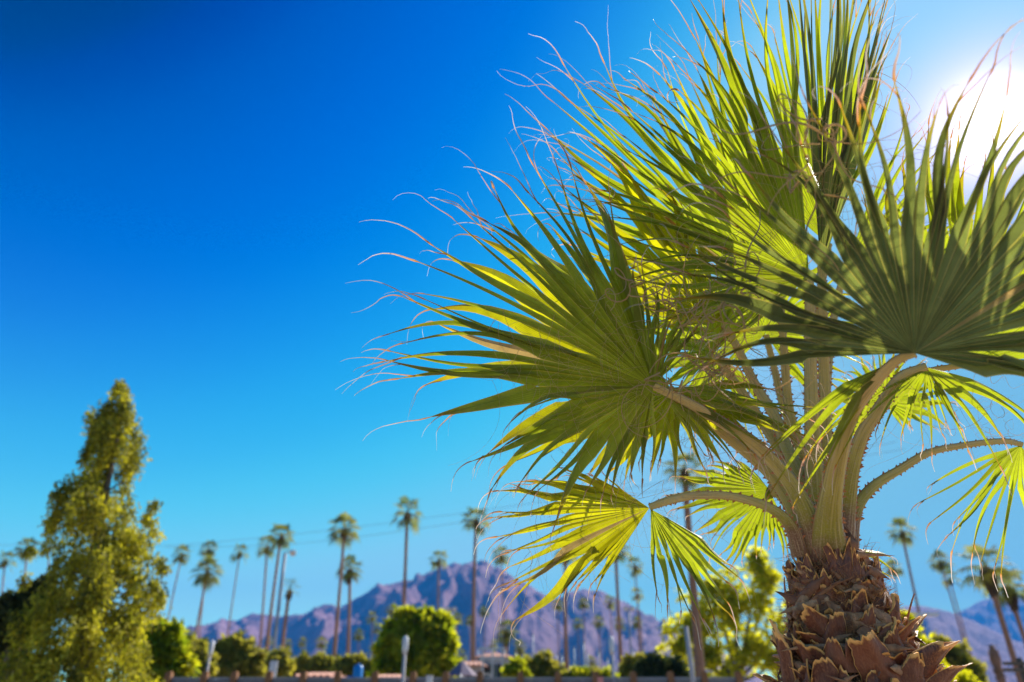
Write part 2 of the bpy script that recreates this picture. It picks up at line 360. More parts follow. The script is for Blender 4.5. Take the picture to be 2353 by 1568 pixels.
def mountain(name, ridge, Yr, Yf, label, seed, gul=0.27, nx=260, ny=70):
    ridge = sorted(ridge); xs = np.array([r[0] for r in ridge], float); ys = np.array([r[1] for r in ridge], float)
    X = np.linspace(xs[0], xs[-1], nx); Yp = np.interp(X, xs, ys)
    V = []
    for j in range(ny + 12):
        f = j / ny                                  # 0 foot .. 1 ridge .. beyond is the far side
        for i in range(nx):
            top = atY(X[i], Yp[i], Yr); d = Yf + (Yr - Yf) * f
            gx = top.x * (d / Yr)
            q = Vector((top.x * 0.0011 + seed, d * 0.0007, seed * 1.7))
            # spurs: ridged noise that runs down the slope
            r1 = 1 - abs(noise.noise(Vector((q.x*1.6 + 0.5*f, q.y*0.5, q.z)))) * 2
            r2 = 1 - abs(noise.noise(Vector((q.x*4.3 - 0.9*f, q.y*2.0, q.z+5)))) * 2
            r3 = noise.fractal(Vector((q.x*11, q.y*9, q.z+9)), 0.8, 2.1, 5)
            env = min(f, 1.0) * (1 - min(f, 1.0)) * 4
            if f <= 1: prof = f**0.8 * (1 - gul*0.7*env) + gul * env * (0.85*r1 + 0.50*r2) + 0.07*r3*min(1, env*3+0.12)
            else: prof = 1 - (f - 1) * 2.5
            V.append((gx, d, max(-30, (top.z - 1) * prof + 1)))
    V = np.array(V); rows = ny + 12
    idx = np.arange(rows * nx).reshape(rows, nx)
    Q = np.stack([idx[:-1, :-1], idx[:-1, 1:], idx[1:, 1:], idx[1:, :-1]], -1).reshape(-1, 4)
    o = link(name, np_mesh(name, V, Q), None, M_ROCK); return tag(o, label, kind='structure')
mountain('mountain', [(330,1470),(380,1450),(430,1445),(470,1437),(505,1426),(545,1427),(579,1409),(602,1412),(653,1417),(696,1412),(745,1389),(768,1390),(776,1399),(808,1381),(849,1358),(893,1343),(929,1334),(949,1333),(996,1314),(1022,1302),(1043,1291),(1063,1300),(1090,1302),(1101,1311),(1128,1308),(1151,1311),(1172,1323),(1208,1340),(1243,1364),(1275,1377),(1302,1367),(1340,1352),(1360,1358),(1383,1358),(1419,1378),(1442,1386),(1471,1405),(1504,1422),(1560,1450),(1650,1490),(1760,1560)], 5200, 3600,
    'large rugged purple-brown mountain range behind the left palms', 3.3)
mountain('hill', [(1860,1560),(1950,1440),(2020,1405),(2060,1395),(2113,1393),(2150,1399),(2182,1407),(2233,1426),(2284,1450),(2340,1476),(2420,1500),(2560,1560)], 5600, 3800,
    'dark blue mountain slope behind the right palms', 8.1, 0.15, 130, 40)
mountain('mountain', [(2040,1560),(2130,1450),(2205,1406),(2230,1394),(2253,1382),(2280,1373),(2301,1361),(2325,1372),(2353,1378),(2420,1350),(2500,1400),(2620,1540)], 9200, 7400,
    'pale far mountain peak fading into haze at the right edge', 12.7, 0.15, 110, 36)

# haze: one closed box round everything
hz, nt, out = mat('haze_air')
pv = N(nt, 'ShaderNodeVolumePrincipled'); pv.inputs['Color'].default_value = (0.03, 0.34, 1.0, 1); pv.inputs['Density'].default_value = 0.00009
pv.inputs['Anisotropy'].default_value = 0.0
nt.links.new(pv.outputs[0], out.inputs['Volume'])
HAZE = True
if HAZE:
    mb = MB(); mb.box((-16000, -9000, -40), (16000, 11500, 1650))
    tag(mb.build('haze', hz, smooth=False), 'thin blue desert haze', kind='stuff')

# ------------------------------------------------------------------ the near fan palm
TRUNK = Vector((1.17, 2.6, 0.0))
palm = empty('fan_palm', TRUNK, 'big young fan palm close to the camera with spiny stalks and shaggy brown trunk', 'palm tree')

def leaf_segment(H, T, BL, BR, sag, s0, seed, filament=0.25, droop=0.0, ns=18):
    """one pleated strip of a fan. H hub, T its green tip; BL, BR = vectors from the hub along the seams shared with its neighbours"""
    r = random.Random(seed); UP = Vector((0, 0, 1))
    L = (T - H).length; D = (T - H) / L
    side = (BR - BL); side = (side - D * side.dot(D)).normalized()
    dr_ = r.uniform(-0.05, 0.07 + sag*0.8); tw = r.uniform(-0.95, 0.95); kink = r.uniform(-0.05, 0.05)
    rows = []; al = []; ac = []; pts = []
    def sg(s): return s - s**2.6
    for i in range(ns + 1):
        s = i / ns; q = max(0.0, (s - s0) / (1 - s0))
        p = H + D * (L*s) + UP * (sag*L*sg(s)) + side * (kink*L*math.sin(q*math.pi)) - UP * (dr_*L*q*q)
        pts.append((s, q, p))
    def dirn(i):
        a = pts[max(0, i-1)][2]; b = pts[min(ns, i+1)][2]; return (b - a).normalized()
    def seam(B, s): return H + B * s + UP * (sag * B.length * sg(s))
    e0, e1 = seam(BL, s0), seam(BR, s0); w0 = (e1 - e0).length; c0 = (e0 + e1) * 0.5 - (H + D*(L*s0) + UP*(sag*L*sg(s0)))
    for i, (s, q, p) in enumerate(pts):
        d = dirn(i); sd = (side - d*side.dot(d)).normalized(); nn = d.cross(sd).normalized()
        if s <= s0:
            a, b = seam(BL, s), seam(BR, s); m_ = (a + b)*0.5; dep = (b - a).length*0.5*0.95
            rows.append([a, a.lerp(m_, 0.5) + nn*dep*0.5, m_ + nn*dep, b.lerp(m_, 0.5) + nn*dep*0.5, b])
        else:
            p = p + c0 * max(0.0, 1 - q*2.5)
            w = w0 * (1 + 0.10*q) * (1 - q**1.45) + 0.0030; fold = 0.76 + 0.25*min(1, q*2)
            a_ = tw * q; sdr = sd*math.cos(a_) + nn*math.sin(a_); nnr = nn*math.cos(a_) - sd*math.sin(a_)
            hw = w*0.5*(1 - 0.22*min(1, q*3)); dep = hw*math.tan(fold)*0.95
            rows.append([p - sdr*hw, p - sdr*hw*0.5 + nnr*dep*0.5, p + nnr*dep, p + sdr*hw*0.5 + nnr*dep*0.5, p + sdr*hw])
        al += [s*0.98] * 5; ac += [-1, -0.5, 0, 0.5, 1]
    extra = []
    if filament > 0:
        for th in range(2 if r.random() < 0.6 else 1):
            p = rows[ns if th == 0 else ns - 1][2].copy(); d = dirn(ns); n2 = 12; er, ea, ec = [], [], []
            if th: d = (d + side * r.choice((-0.25, 0.25))).normalized()
            ln = filament * L * r.uniform(0.4, 1.3) / n2
            ax = Vector((r.gauss(0, 1), r.gauss(0, 1), r.gauss(0, 1))).normalized(); curl = r.uniform(0.0, 0.22); sgn = 1
            if r.random() < 0.2: curl *= 2.4
            wf = r.uniform(0.6, 1.3) * (0.7 if th else 1)
            for i in range(0 if th else 1, n2 + 1):
                q = i / n2
                if i:
                    if r.random() < 0.22: sgn = -sgn
                    d = (Matrix.Rotation(curl * (0.4 + 1.3*q) * sgn + r.gauss(0, 0.07), 3, ax) @ d)
                    d = (d + Vector((r.gauss(0, .05), r.gauss(0, .05), -droop * q))).normalized(); p = p + d * ln
                sd = (side - d*side.dot(d)).normalized() if abs(side.dot(d)) < 0.98 else d.orthogonal().normalized()
                nn = d.cross(sd); w = (0.0024*(1 - q)**1.3 + 0.0006) * wf
                rw = [p - sd*w, p - sd*w*.5 + nn*w*.4, p + nn*w*0.7, p + sd*w*.5 + nn*w*.4, p + sd*w]
                if th: er.append(rw); ea += [1.0 + q] * 5; ec += [-0.85, -0.6, 0.3, 0.6, 0.85]
                else: rows.append(rw); al += [1.0 + q] * 5; ac += [-0.85, -0.6, 0.3, 0.6, 0.85]
            if th: extra.append((er, ea, ec))
    return [(rows, al, ac)] + extra

rear = MB(); seg_count = [0]
def fan(frond, hub, tips, n, material, s0=0.52, sag=0.05, fil=0.25, droop=0.15, single=True, jit=0.02, seed=0, wid=1.0, lenj=0.06):
    H = at(*hub)
    TP = [np.array(at(*t[:3])) for t in tips]
    # even spacing by angle round the hub
    fine = catmull(TP, 400) if len(TP) > 3 else lin(TP, 400)
    fine = [Vector(t) for t in fine]; acc = [0.0]
    for a, b in zip(fine[:-1], fine[1:]): acc.append(acc[-1] + (a - H).angle(b - H))
    r = random.Random(seed + 100); T = []
    for i in range(n):
        w_ = acc[-1] * (i + 0.5 + r.uniform(-0.12, 0.12)) / n; k = int(np.searchsorted(acc, w_)); T.append(fine[min(399, max(0, k))])
    T = [t + Vector((r.gauss(0, 1), r.gauss(0, 1), r.gauss(0, 1))) * jit * 0.8 for t in T]
    T = [H + (t - H) * (1 + r.uniform(-lenj, lenj)) for t in T]
    B = []
    for i in range(n + 1):
        if i == 0: B.append((T[0] - H) + ((T[0] - T[1]) * 0.5))
        elif i == n: B.append((T[-1] - H) + ((T[-1] - T[-2]) * 0.5))
        else: B.append((T[i-1] + T[i]) * 0.5 - H)
    s1 = [min(0.8, max(0.25, s0 + r.uniform(-0.10, 0.10) - (0.18 if r.random() < 0.12 else 0))) for _ in range(n)]
    for i in range(n):
        grids = leaf_segment(H, T[i], B[i], B[i+1], sag, s1[i], seed * 1000 + i, fil, droop)
        if single:
            m_ = MB()
            for rows, al, ac in grids: m_.quad_grid(rows, along=al, across=ac)
            dry = r.random() < 0.022
            q_ = m_.build('leaf_segment', M_LEAF_DRY if dry else material, frond, smooth=False); q_['label'] = 'dry tan leaf segment' if dry else ''
            if not dry: del q_['label']
            seg_count[0] += 1
        else:
            for rows, al, ac in grids: rear.quad_grid(rows, along=al, across=ac)

def petiole(path, widths, label=None, n=34, thorn=1.0, tilt=0.35, thick=0.42, flip=1):
    """path: image points with depth from hub to base; builds the frond object (its stalk) and thorns"""
    P = catmull([np.array(at(*p)) for p in path], n); P = [Vector(p) for p in P]
    W = [0.86*float(w[0]) for w in catmull([np.array([w]) for w in widths], n)]
    rows = []; al = []; sd_ = []; edge = []
    m = 14
    for i in range(n):
        d = (P[min(n-1, i+1)] - P[max(0, i-1)]).normalized(); view = (CAM - P[i]).normalized()
        face = (view + Vector((0, 0, -tilt))).normalized(); face = (face - d*face.dot(d)).normalized()
        side = d.cross(face).normalized(); w = W[i] * 0.5
        ring = []
        for k in range(m + 1):
            a = 2*math.pi*k/m; cx = math.cos(a); cy = math.sin(a)
            x = math.copysign(abs(cx)**0.8, cx) * w
            y = cy * w * thick * (1.25 if cy > 0 else 0.35) 
            if cy < 0: y += (1 - abs(cx)) * w * thick * 0.25     # channel on the upper face
            ring.append(P[i] + side * x + face * y); al.append(i/(n-1)); sd_.append(cx)
        rows.append(ring); edge.append((P[i], side, face, w, d))
    mb = MB(); mb.quad_grid(rows, along=al, side=sd_)
    mb.poly([tuple(p) for p in rows[0][:-1]]); 
    for _ in range(m): al.append(0); sd_.append(0)
    mb.a['along'] = al; mb.a['side'] = sd_
    fr = mb.build('frond', M_PET, palm)
    if label: fr['label'] = label
    if thorn > 0:
        tb = MB(); r = random.Random(int(path[0][0]*7 + path[0][1]))
        for e in (-1, 1):
            s = 0.3
            while s < n - 2:
                i = int(s); f = s - i; p0, sd, fc, w, d = edge[i]; p1 = edge[i+1][0]
                w = w*(1-f) + edge[i+1][3]*f
                p = p0.lerp(p1, f) + sd * (w * 0.97 * e)
                q = i / n; sz = (0.0034 + 0.006 * q) * thorn * r.uniform(0.45, 1.4)
                hook = d * (-0.8 if r.random() < 0.7 else 0.6)
                tip = p + sd * (e * sz * 1.3) + hook * sz * 0.8 + fc * r.uniform(-0.3, 0.3) * sz
                b1 = p - d*sz*0.9; b2 = p + d*sz*0.9; b3 = p + fc*sz*0.6 - sd*e*sz*0.3; b4 = p - fc*sz*0.6 - sd*e*sz*0.3
                b = len(tb.v); tb.v += [tuple(v) for v in (b1, b3, b2, b4, tip)]
                tb.f += [(b, b+1, b+4), (b+1, b+2, b+4), (b+2, b+3, b+4), (b+3, b, b+4)]
                seg = (p1 - p0).length + 1e-6
                s += sz * 2.3 * r.uniform(0.7, 2.2 + 1.2*(1-q)) / seg
        tag(tb.build('thorns', M_THORN, fr, smooth=False), kind='stuff')
    return fr

# fronds, near to far
# F6 the big fan leaning over on the right
f6 = petiole([(2104,812,1.75),(2056,832,1.80),(1996,895,1.90),(1955,958,2.0),(1930,1038,2.12),(1913,1120,2.26),(1903,1200,2.37),(1904,1270,2.43),(1908,1340,2.47)],
             [0.022,0.030,0.042,0.048,0.062,0.080,0.110,0.165,0.20], 'broad green stalk in front holding the big fan at upper right', tilt=0.2, thick=0.38)
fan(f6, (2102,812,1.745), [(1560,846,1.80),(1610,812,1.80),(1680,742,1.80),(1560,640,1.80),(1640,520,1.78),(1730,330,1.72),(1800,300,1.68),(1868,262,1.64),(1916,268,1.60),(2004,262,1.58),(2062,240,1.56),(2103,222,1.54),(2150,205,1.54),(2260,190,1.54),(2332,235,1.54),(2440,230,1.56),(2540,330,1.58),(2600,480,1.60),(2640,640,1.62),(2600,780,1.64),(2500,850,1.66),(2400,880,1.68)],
    48, M_LEAF_SHADE, s0=0.50, sag=0.04, fil=0.28, seed=6, jit=0.015)
# F1 the big fan on the left
f1 = petiole([(1502,887,2.38),(1580,925,2.38),(1666,975,2.38),(1735,1021,2.38),(1798,1085,2.39),(1836,1142,2.40),(1862,1205,2.42),(1880,1270,2.45)],
             [0.034,0.044,0.050,0.056,0.062,0.075,0.095,0.12], 'thick stalk running down right from the big left fan', tilt=0.9)
fan(f1, (1502,888,2.38), [(1618,760,2.22),(1560,700,2.16),(1490,640,2.16),(1405,500,2.18),(1322,378,2.2),(1265,405,2.22),(1205,440,2.24),(1135,470,2.26),(1078,505,2.28),(1040,545,2.3),(1000,590,2.3),(960,640,2.3),(935,690,2.3),(925,735,2.3),(925,770,2.3),(930,815,2.3),(900,850,2.3),(925,885,2.3),(985,930,2.28)],
    40, M_LEAF, s0=0.50, sag=0.05, fil=0.26, seed=1, jit=0.012)
fan(f1, (1500,890,2.38), [(1215,905,2.3),(1118,1020,2.3),(1085,1050,2.3),(1160,1080,2.3),(1195,1120,2.3),(1290,1130,2.3),(1340,1110,2.3),(1400,1125,2.3),(1440,1090,2.32),(1504,1075,2.3)],
    16, M_LEAF, s0=0.56, sag=0.12, fil=0.2, seed=2, droop=0.5)
# F8 a second fan right behind it
f8 = petiole([(1545,905,2.58),(1600,950,2.58),(1666,1000,2.58),(1770,1090,2.56),(1822,1170,2.53),(1850,1235,2.5),(1870,1290,2.5)],
             [0.03,0.04,0.046,0.052,0.06,0.075,0.1], tilt=0.6)
fan(f8, (1543,902,2.58), [(1290,440,2.6),(1120,500,2.6),(1045,590,2.6),(1030,640,2.6),(1015,690,2.6),(965,750,2.6),(955,800,2.6),(985,840,2.6),(1040,880,2.6),(1075,935,2.6),(1110,985,2.6),(1160,1030,2.6),(1215,1070,2.6),(1300,1090,2.6),(1390,1110,2.6),(1480,1080,2.55),(1570,1075,2.5),(1680,1030,2.45),(1780,1030,2.45),(1845,990,2.45),(1810,930,2.45),(1770,880,2.5)],
    29, M_LEAF_Y, s0=0.52, sag=0.08, fil=0.22, seed=8, droop=0.6)
# F4 centre fan with slatted shade on it
f4 = petiole([(1860,640,2.62),(1861,700,2.62),(1862,800,2.62),(1864,900,2.61),(1868,1010,2.6),(1873,1110,2.58),(1882,1200,2.56),(1890,1270,2.54)],
             [0.036,0.044,0.05,0.058,0.07,0.085,0.1,0.12], tilt=0.2)
fan(f4, (1860,638,2.62), [(1690,790,2.4),(1600,760,2.4),(1520,710,2.4),(1462,640,2.4),(1440,590,2.4),(1400,500,2.42),(1385,440,2.44),(1420,370,2.44),(1450,300,2.44),(1530,200,2.42),(1590,90,2.40),(1616,10,2.38),(1650,-30,2.36),(1698,-20,2.36),(1757,0,2.36),(1815,-60,2.38)],
    44, M_LEAF, s0=0.50, sag=0.04, fil=0.24, seed=4, jit=0.015)
# F5 upright young fans at the top
f5 = petiole([(1888,610,2.72),(1890,700,2.72),(1893,820,2.72),(1896,940,2.70),(1898,1050,2.66),(1898,1150,2.62),(1896,1260,2.58)],
             [0.036,0.042,0.048,0.054,0.06,0.075,0.1], tilt=0.2)
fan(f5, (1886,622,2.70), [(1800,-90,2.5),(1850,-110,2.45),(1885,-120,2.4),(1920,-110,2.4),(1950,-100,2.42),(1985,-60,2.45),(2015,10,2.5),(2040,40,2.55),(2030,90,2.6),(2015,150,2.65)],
    20, M_LEAF_SHADE, s0=0.42, sag=0.0, fil=0.15, seed=5, droop=0.0, wid=1.6, jit=0.03)
# F15 bright fan at the back upper left
f15 = petiole([(1795,700,3.0),(1800,780,2.98),(1806,870,2.95),(1815,950,2.9),(1838,1030,2.82),(1862,1130,2.7),(1880,1250,2.6)],
              [0.03,0.036,0.042,0.046,0.052,0.065,0.09], tilt=0.2, thorn=1.3)
fan(f15, (1793,698,3.0), [(1300,470,3.0),(1300,380,3.0),(1290,290,3.0),(1300,205,2.98),(1345,185,2.96),(1400,190,2.94),(1480,170,2.92),(1500,215,2.92),(1560,160,2.9),(1610,170,2.9),(1640,100,2.9),(1700,140,2.9)],
    27, M_LEAF, s0=0.5, sag=0.03, fil=0.22, seed=15)
# F2 yellow fan at lower left
f2 = petiole([(1492,1166,2.33),(1545,1148,2.33),(1600,1139,2.34),(1666,1139,2.35),(1721,1150,2.36),(1762,1164,2.37),(1798,1187,2.39),(1822,1220,2.42),(1838,1275,2.45)],
             [0.026,0.034,0.032,0.032,0.034,0.038,0.044,0.055,0.07], 'low arching stalk holding the yellow fan at lower left', tilt=0.1)
fan(f2, (1492,1168,2.33), [(1400,1100,2.5),(1290,1090,2.45),(1160,1120,2.4),(1150,1160,2.35),(1150,1195,2.33),(1150,1222,2.3),(1152,1256,2.28),(1172,1305,2.27),(1172,1345,2.27),(1182,1385,2.27),(1210,1400,2.27),(1262,1358,2.28),(1322,1345,2.28),(1360,1350,2.3),(1392,1330,2.3)],
    30, M_LEAF_Y, s0=0.56, sag=0.03, fil=0.28, seed=22, droop=0.4, jit=0.01)
fan(f2, (1495,1170,2.32), [(1508,1360,2.3),(1556,1395,2.3),(1568,1385,2.3),(1610,1410,2.3),(1655,1420,2.3),(1670,1375,2.3),(1695,1295,2.32)],
    11, M_LEAF, s0=0.5, sag=0.06, fil=0.3, seed=23, droop=0.6)
# F10 fan behind, between the left fan and the centre
f10 = petiole([(1662,742,2.85),(1695,800,2.83),(1737,887,2.8),(1781,958,2.75),(1806,1024,2.7),(1842,1101,2.62),(1868,1190,2.55),(1880,1260,2.5)],
              [0.03,0.038,0.044,0.05,0.056,0.066,0.08,0.1], tilt=0.3, thorn=1.3)
fan(f10, (1660,740,2.85), [(1480,760,2.85),(1400,690,2.85),(1330,600,2.85),(1312,500,2.85),(1300,440,2.85),(1292,365,2.85),(1345,345,2.85),(1420,400,2.85),(1500,420,2.85),(1600,470,2.8)],
    18, M_LEAF_Y, s0=0.55, sag=0.05, fil=0.2, seed=10)
# F7 far right hanging fan
f7 = petiole([(2350,1022,2.55),(2300,1014,2.56),(2199,1026,2.58),(2131,1042,2.58),(2068,1079,2.58),(2012,1114,2.57),(1978,1151,2.56),(1960,1195,2.55),(1950,1270,2.52)],
             [0.022,0.026,0.028,0.032,0.036,0.042,0.048,0.06,0.08], 'arching spiny stalk at the right edge with a hanging fan', tilt=0.2, thorn=0.9)
fan(f7, (2346,1024,2.55), [(2120,1110,2.5),(2098,1165,2.5),(2150,1180,2.5),(2190,1205,2.5),(2192,1265,2.5),(2250,1270,2.5),(2288,1285,2.5),(2310,1275,2.5),(2350,1275,2.5),(2420,1270,2.5),(2500,1200,2.5)],
    17, M_LEAF, s0=0.3, sag=0.05, fil=0.2, seed=7, droop=0.5, wid=1.3)
# fans at the back
f9 = petiole([(2130,842,2.3),(2068,868,2.34),(2023,934,2.38),(1982,997,2.42),(1957,1079,2.46),(1944,1165,2.5),(1935,1260,2.5)],
             [0.03,0.04,0.046,0.052,0.062,0.08,0.1], tilt=0.2)
fan(f9, (2130,845,2.3), [(1935,975,2.35),(1975,985,2.35),(2045,1000,2.35),(2075,985,2.35),(2119,1005,2.35),(2134,1015,2.35),(2185,945,2.35),(2225,1005,2.35),(2290,1000,2.35),(2350,990,2.35),(2400,940,2.35)],
    17, None, s0=0.35, sag=0.16, fil=0.25, seed=9, droop=0.6, single=False, wid=1.4)
f3 = petiole([(1768,1126,2.95),(1790,1135,2.9),(1815,1170,2.8),(1840,1220,2.7),(1860,1280,2.6)], [0.07,0.05,0.045,0.05,0.06], tilt=0.1)
fan(f3, (1768,1126,2.93), [(1720,1058,2.95),(1640,1060,2.95),(1560,1092,2.93),(1540,1130,2.9),(1575,1175,2.9),(1605,1205,2.88),(1630,1235,2.88),(1640,1268,2.88),(1680,1305,2.88),(1705,1290,2.88),(1724,1280,2.88),(1745,1260,2.88),(1775,1262,2.88),(1796,1275,2.88),(1830,1256,2.88)],
    28, None, s0=0.62, sag=0.02, fil=0.15, seed=3, single=False, droop=0.4, jit=0.008)
f14 = petiole([(1760,770,3.15),(1780,850,3.1),(1800,930,3.0),(1840,1040,2.85),(1878,1160,2.7),(1885,1250,2.6)], [0.03,0.036,0.042,0.05,0.06,0.08], tilt=0.2)
fan(f14, (1760,768,3.15), [(1640,900,3.1),(1560,850,3.1),(1520,780,3.1),(1560,690,3.1),(1640,600,3.1),(1720,560,3.1),(1820,560,3.1),(1920,620,3.1),(1980,700,3.1),(1990,790,3.1),(1930,860,3.1),(1850,930,3.1)],
    34, None, s0=0.5, sag=0.08, fil=0.2, seed=14, single=False, droop=0.5)
f13 = petiole([(2035,925,3.25),(1990,990,3.1),(1955,1080,2.9),(1940,1180,2.7),(1925,1260,2.6)], [0.03,0.036,0.042,0.05,0.07], tilt=0.2)
fan(f13, (2035,925,3.25), [(1920,1050,3.2),(1890,1010,3.2),(1885,960,3.2),(1895,910,3.2),(1920,860,3.2),(2000,800,3.2),(2100,820,3.2),(2170,880,3.2),(2190,950,3.2),(2140,980,3.2),(2080,975,3.2)],
    30, None, s0=0.55, sag=0.06, fil=0.15, seed=13, single=False, droop=0.4)
fan(f13, (1930,1262,2.75), [(2045,1285,2.8),(2066,1312,2.8),(2075,1328,2.8)], 3, None, s0=0.4, sag=0.1, fil=0.2, seed=12, single=False, wid=1.5, droop=0.4)
f16 = petiole([(1935,640,3.0),(1915,740,2.95),(1900,880,2.85),(1898,1050,2.75),(1898,1240,2.6)], [0.03,0.036,0.042,0.05,0.07], tilt=0.2)
fan(f16, (1935,642,3.0), [(2070,260,2.95),(2130,300,2.95),(2160,360,2.95),(2200,420,2.95),(2240,480,2.95),(2280,540,2.95),(2310,620,2.95),(2280,700,2.95),(2230,760,2.95)],
    24, None, s0=0.4, sag=0.04, fil=0.15, seed=16, single=False, wid=1.1)
fan(f6, (2062,828,1.80), [(1740,1010,2.15),(1790,1085,2.15),(1846,1100,2.15),(1868,1040,2.12),(1905,1000,2.1),(1925,1075,2.1)], 9, None, s0=0.3, sag=0.14, fil=0.3, seed=61, single=False, droop=0.5)
fan(f1, (1510,893,2.40), [(1600,1010,2.36),(1700,1040,2.35),(1765,1020,2.35),(1820,1010,2.35),(1870,960,2.35),(1880,900,2.35)], 12, None, s0=0.35, sag=0.12, fil=0.3, seed=62, single=False, droop=0.5)
f19 = petiole([(1905,560,2.9),(1885,680,2.88),(1868,830,2.85),(1870,1000,2.78),(1885,1240,2.6)], [0.03,0.036,0.042,0.05,0.07], tilt=0.2)
fan(f19, (1903,562,2.9), [(1660,330,2.85),(1700,180,2.8),(1750,60,2.78),(1800,0,2.76),(1850,-30,2.75),(1900,-40,2.75),(1950,-20,2.76),(2000,40,2.78),(2035,120,2.8),(2060,230,2.85)],
    28, None, s0=0.45, sag=0.02, fil=0.15, seed=19, single=False)
f18 = petiole([(1640,815,2.95),(1690,880,2.92),(1745,960,2.85),(1800,1050,2.75),(1850,1150,2.65),(1880,1250,2.58)], [0.03,0.04,0.046,0.052,0.065,0.09], tilt=0.2)
fan(f18, (1640,813,2.95), [(1830,960,2.9),(1760,1000,2.9),(1680,1010,2.9),(1600,985,2.9),(1540,960,2.9),(1480,900,2.9),(1450,820,2.9),(1460,720,2.9),(1520,640,2.9),(1600,600,2.9),(1700,620,2.9),(1780,700,2.9)],
    38, None, s0=0.5, sag=0.1, fil=0.2, seed=18, single=False, droop=0.5)
f17_shade = petiole([(2215,840,2.55),(2140,852,2.56),(2075,880,2.57),(2028,942,2.58),(1986,1005,2.59),(1958,1090,2.6),(1942,1180,2.6),(1935,1265,2.58)], [0.024,0.028,0.030,0.034,0.040,0.05,0.07,0.08], tilt=0.2)  # extra frond added behind F6 to keep the sun off it
fan(f17_shade, (2215,838,2.5), [(1990,700,2.4),(1985,560,2.35),(2010,450,2.3),(2060,370,2.28),(2120,330,2.26),(2190,330,2.26),(2260,380,2.26),(2330,380,2.26),(2400,360,2.26),(2480,380,2.28),(2560,450,2.3),(2620,560,2.32),(2640,680,2.35),(2600,800,2.4)],
    46, None, s0=0.6, sag=0.03, fil=0.15, seed=17, single=False, wid=1.05)
tag(rear.build('leaf_segments', M_LEAF, palm, smooth=False), kind='stuff')

# pale threads hanging and curling through the fans
tb = MB(); r = random.Random(5)
def thread(p, d, ln, curl, w=0.0009, grav=0.04, n=16):
    ax = Vector((r.gauss(0,1), r.gauss(0,1), r.gauss(0,1))).normalized(); pts = [p.copy()]
    for i in range(n):
        d = (Matrix.Rotation(curl, 3, ax) @ d); d = (d + Vector((0, 0, -grav))).normalized()
        p = p + d * (ln / n); pts.append(p.copy())
    tb.tube(pts, [w * (1 - 0.6*i/n) for i in range(n+1)], 3, cap=False)
for x0, y0, x1, y1, t, k, hang in ((1130,700,1480,900,2.25,60,0.5),(1480,560,1760,900,2.2,90,0.15),(1700,400,2050,800,1.95,70,0.1),(1560,800,1900,1050,2.3,90,0.3),(1250,860,1500,1000,2.3,50,0.6),(1500,1100,1700,1250,2.3,35,0.4),(1850,300,2150,560,1.9,30,0.1),(1180,1040,1450,1300,2.3,40,0.6),(2000,850,2330,1000,2.3,35,0.5),(1900,150,2050,500,2.3,25,0.1)):
    for _ in range(k):
        p = at(r.uniform(x0, x1), r.uniform(y0, y1), t + r.uniform(-0.12, 0.12))
        d = Vector((r.gauss(0,1), r.gauss(0,0.5), r.gauss(0,1) - hang*2)).normalized()
        thread(p, d, r.uniform(0.10, 0.38), r.uniform(0.02, 0.38) * (1 if r.random() < .7 else 2), r.uniform(0.0004, 0.0009), grav=hang*0.12)
for x, y, t in ((1600,740,2.1),(1640,700,2.05),(1680,640,2.0),(1720,690,1.95),(1560,690,2.1),(1620,800,2.1),(1880,330,1.7),(1910,300,1.65),(1850,420,1.75),(1560,860,2.2),(1590,840,2.2),(1530,870,2.2),(1480,660,2.15),(1650,860,2.1)):
    for _ in range(6):
        p = at(x + r.uniform(-45, 45), y + r.uniform(-30, 30), t)
        thread(p, Vector((r.gauss(0,1), r.gauss(0,.4), r.gauss(0,1))).normalized(), r.uniform(0.12, 0.34), r.uniform(0.15, 0.5), r.uniform(0.0016, 0.0042), grav=0.04)
tag(tb.build('leaf_threads', M_THREAD, palm), kind='stuff')

# trunk
def trunk_r(z):      # z above ground
    return float(np.interp(z, [0, 0.3, 0.75, 1.0, 1.12, 1.2, 1.3, 1.42, 1.55, 1.7], [0.40, 0.33, 0.27, 0.225, 0.19, 0.155, 0.128, 0.115, 0.105, 0.06]))
mb = MB(); rows = []
for i in range(61):
    z = 1.66 * i / 60; ring = []
    for k in range(49):
        a = 2*math.pi*(k % 48)/48
        rr = trunk_r(z) * (1 + 0.10*noise.noise(Vector((math.cos(a)*3, math.sin(a)*3, z*12))) )
        ring.append(TRUNK + Vector((math.cos(a)*rr, math.sin(a)*rr, z)))
    rows.append(ring)
mb.quad_grid(rows); mb.build('trunk', M_CORE, palm)

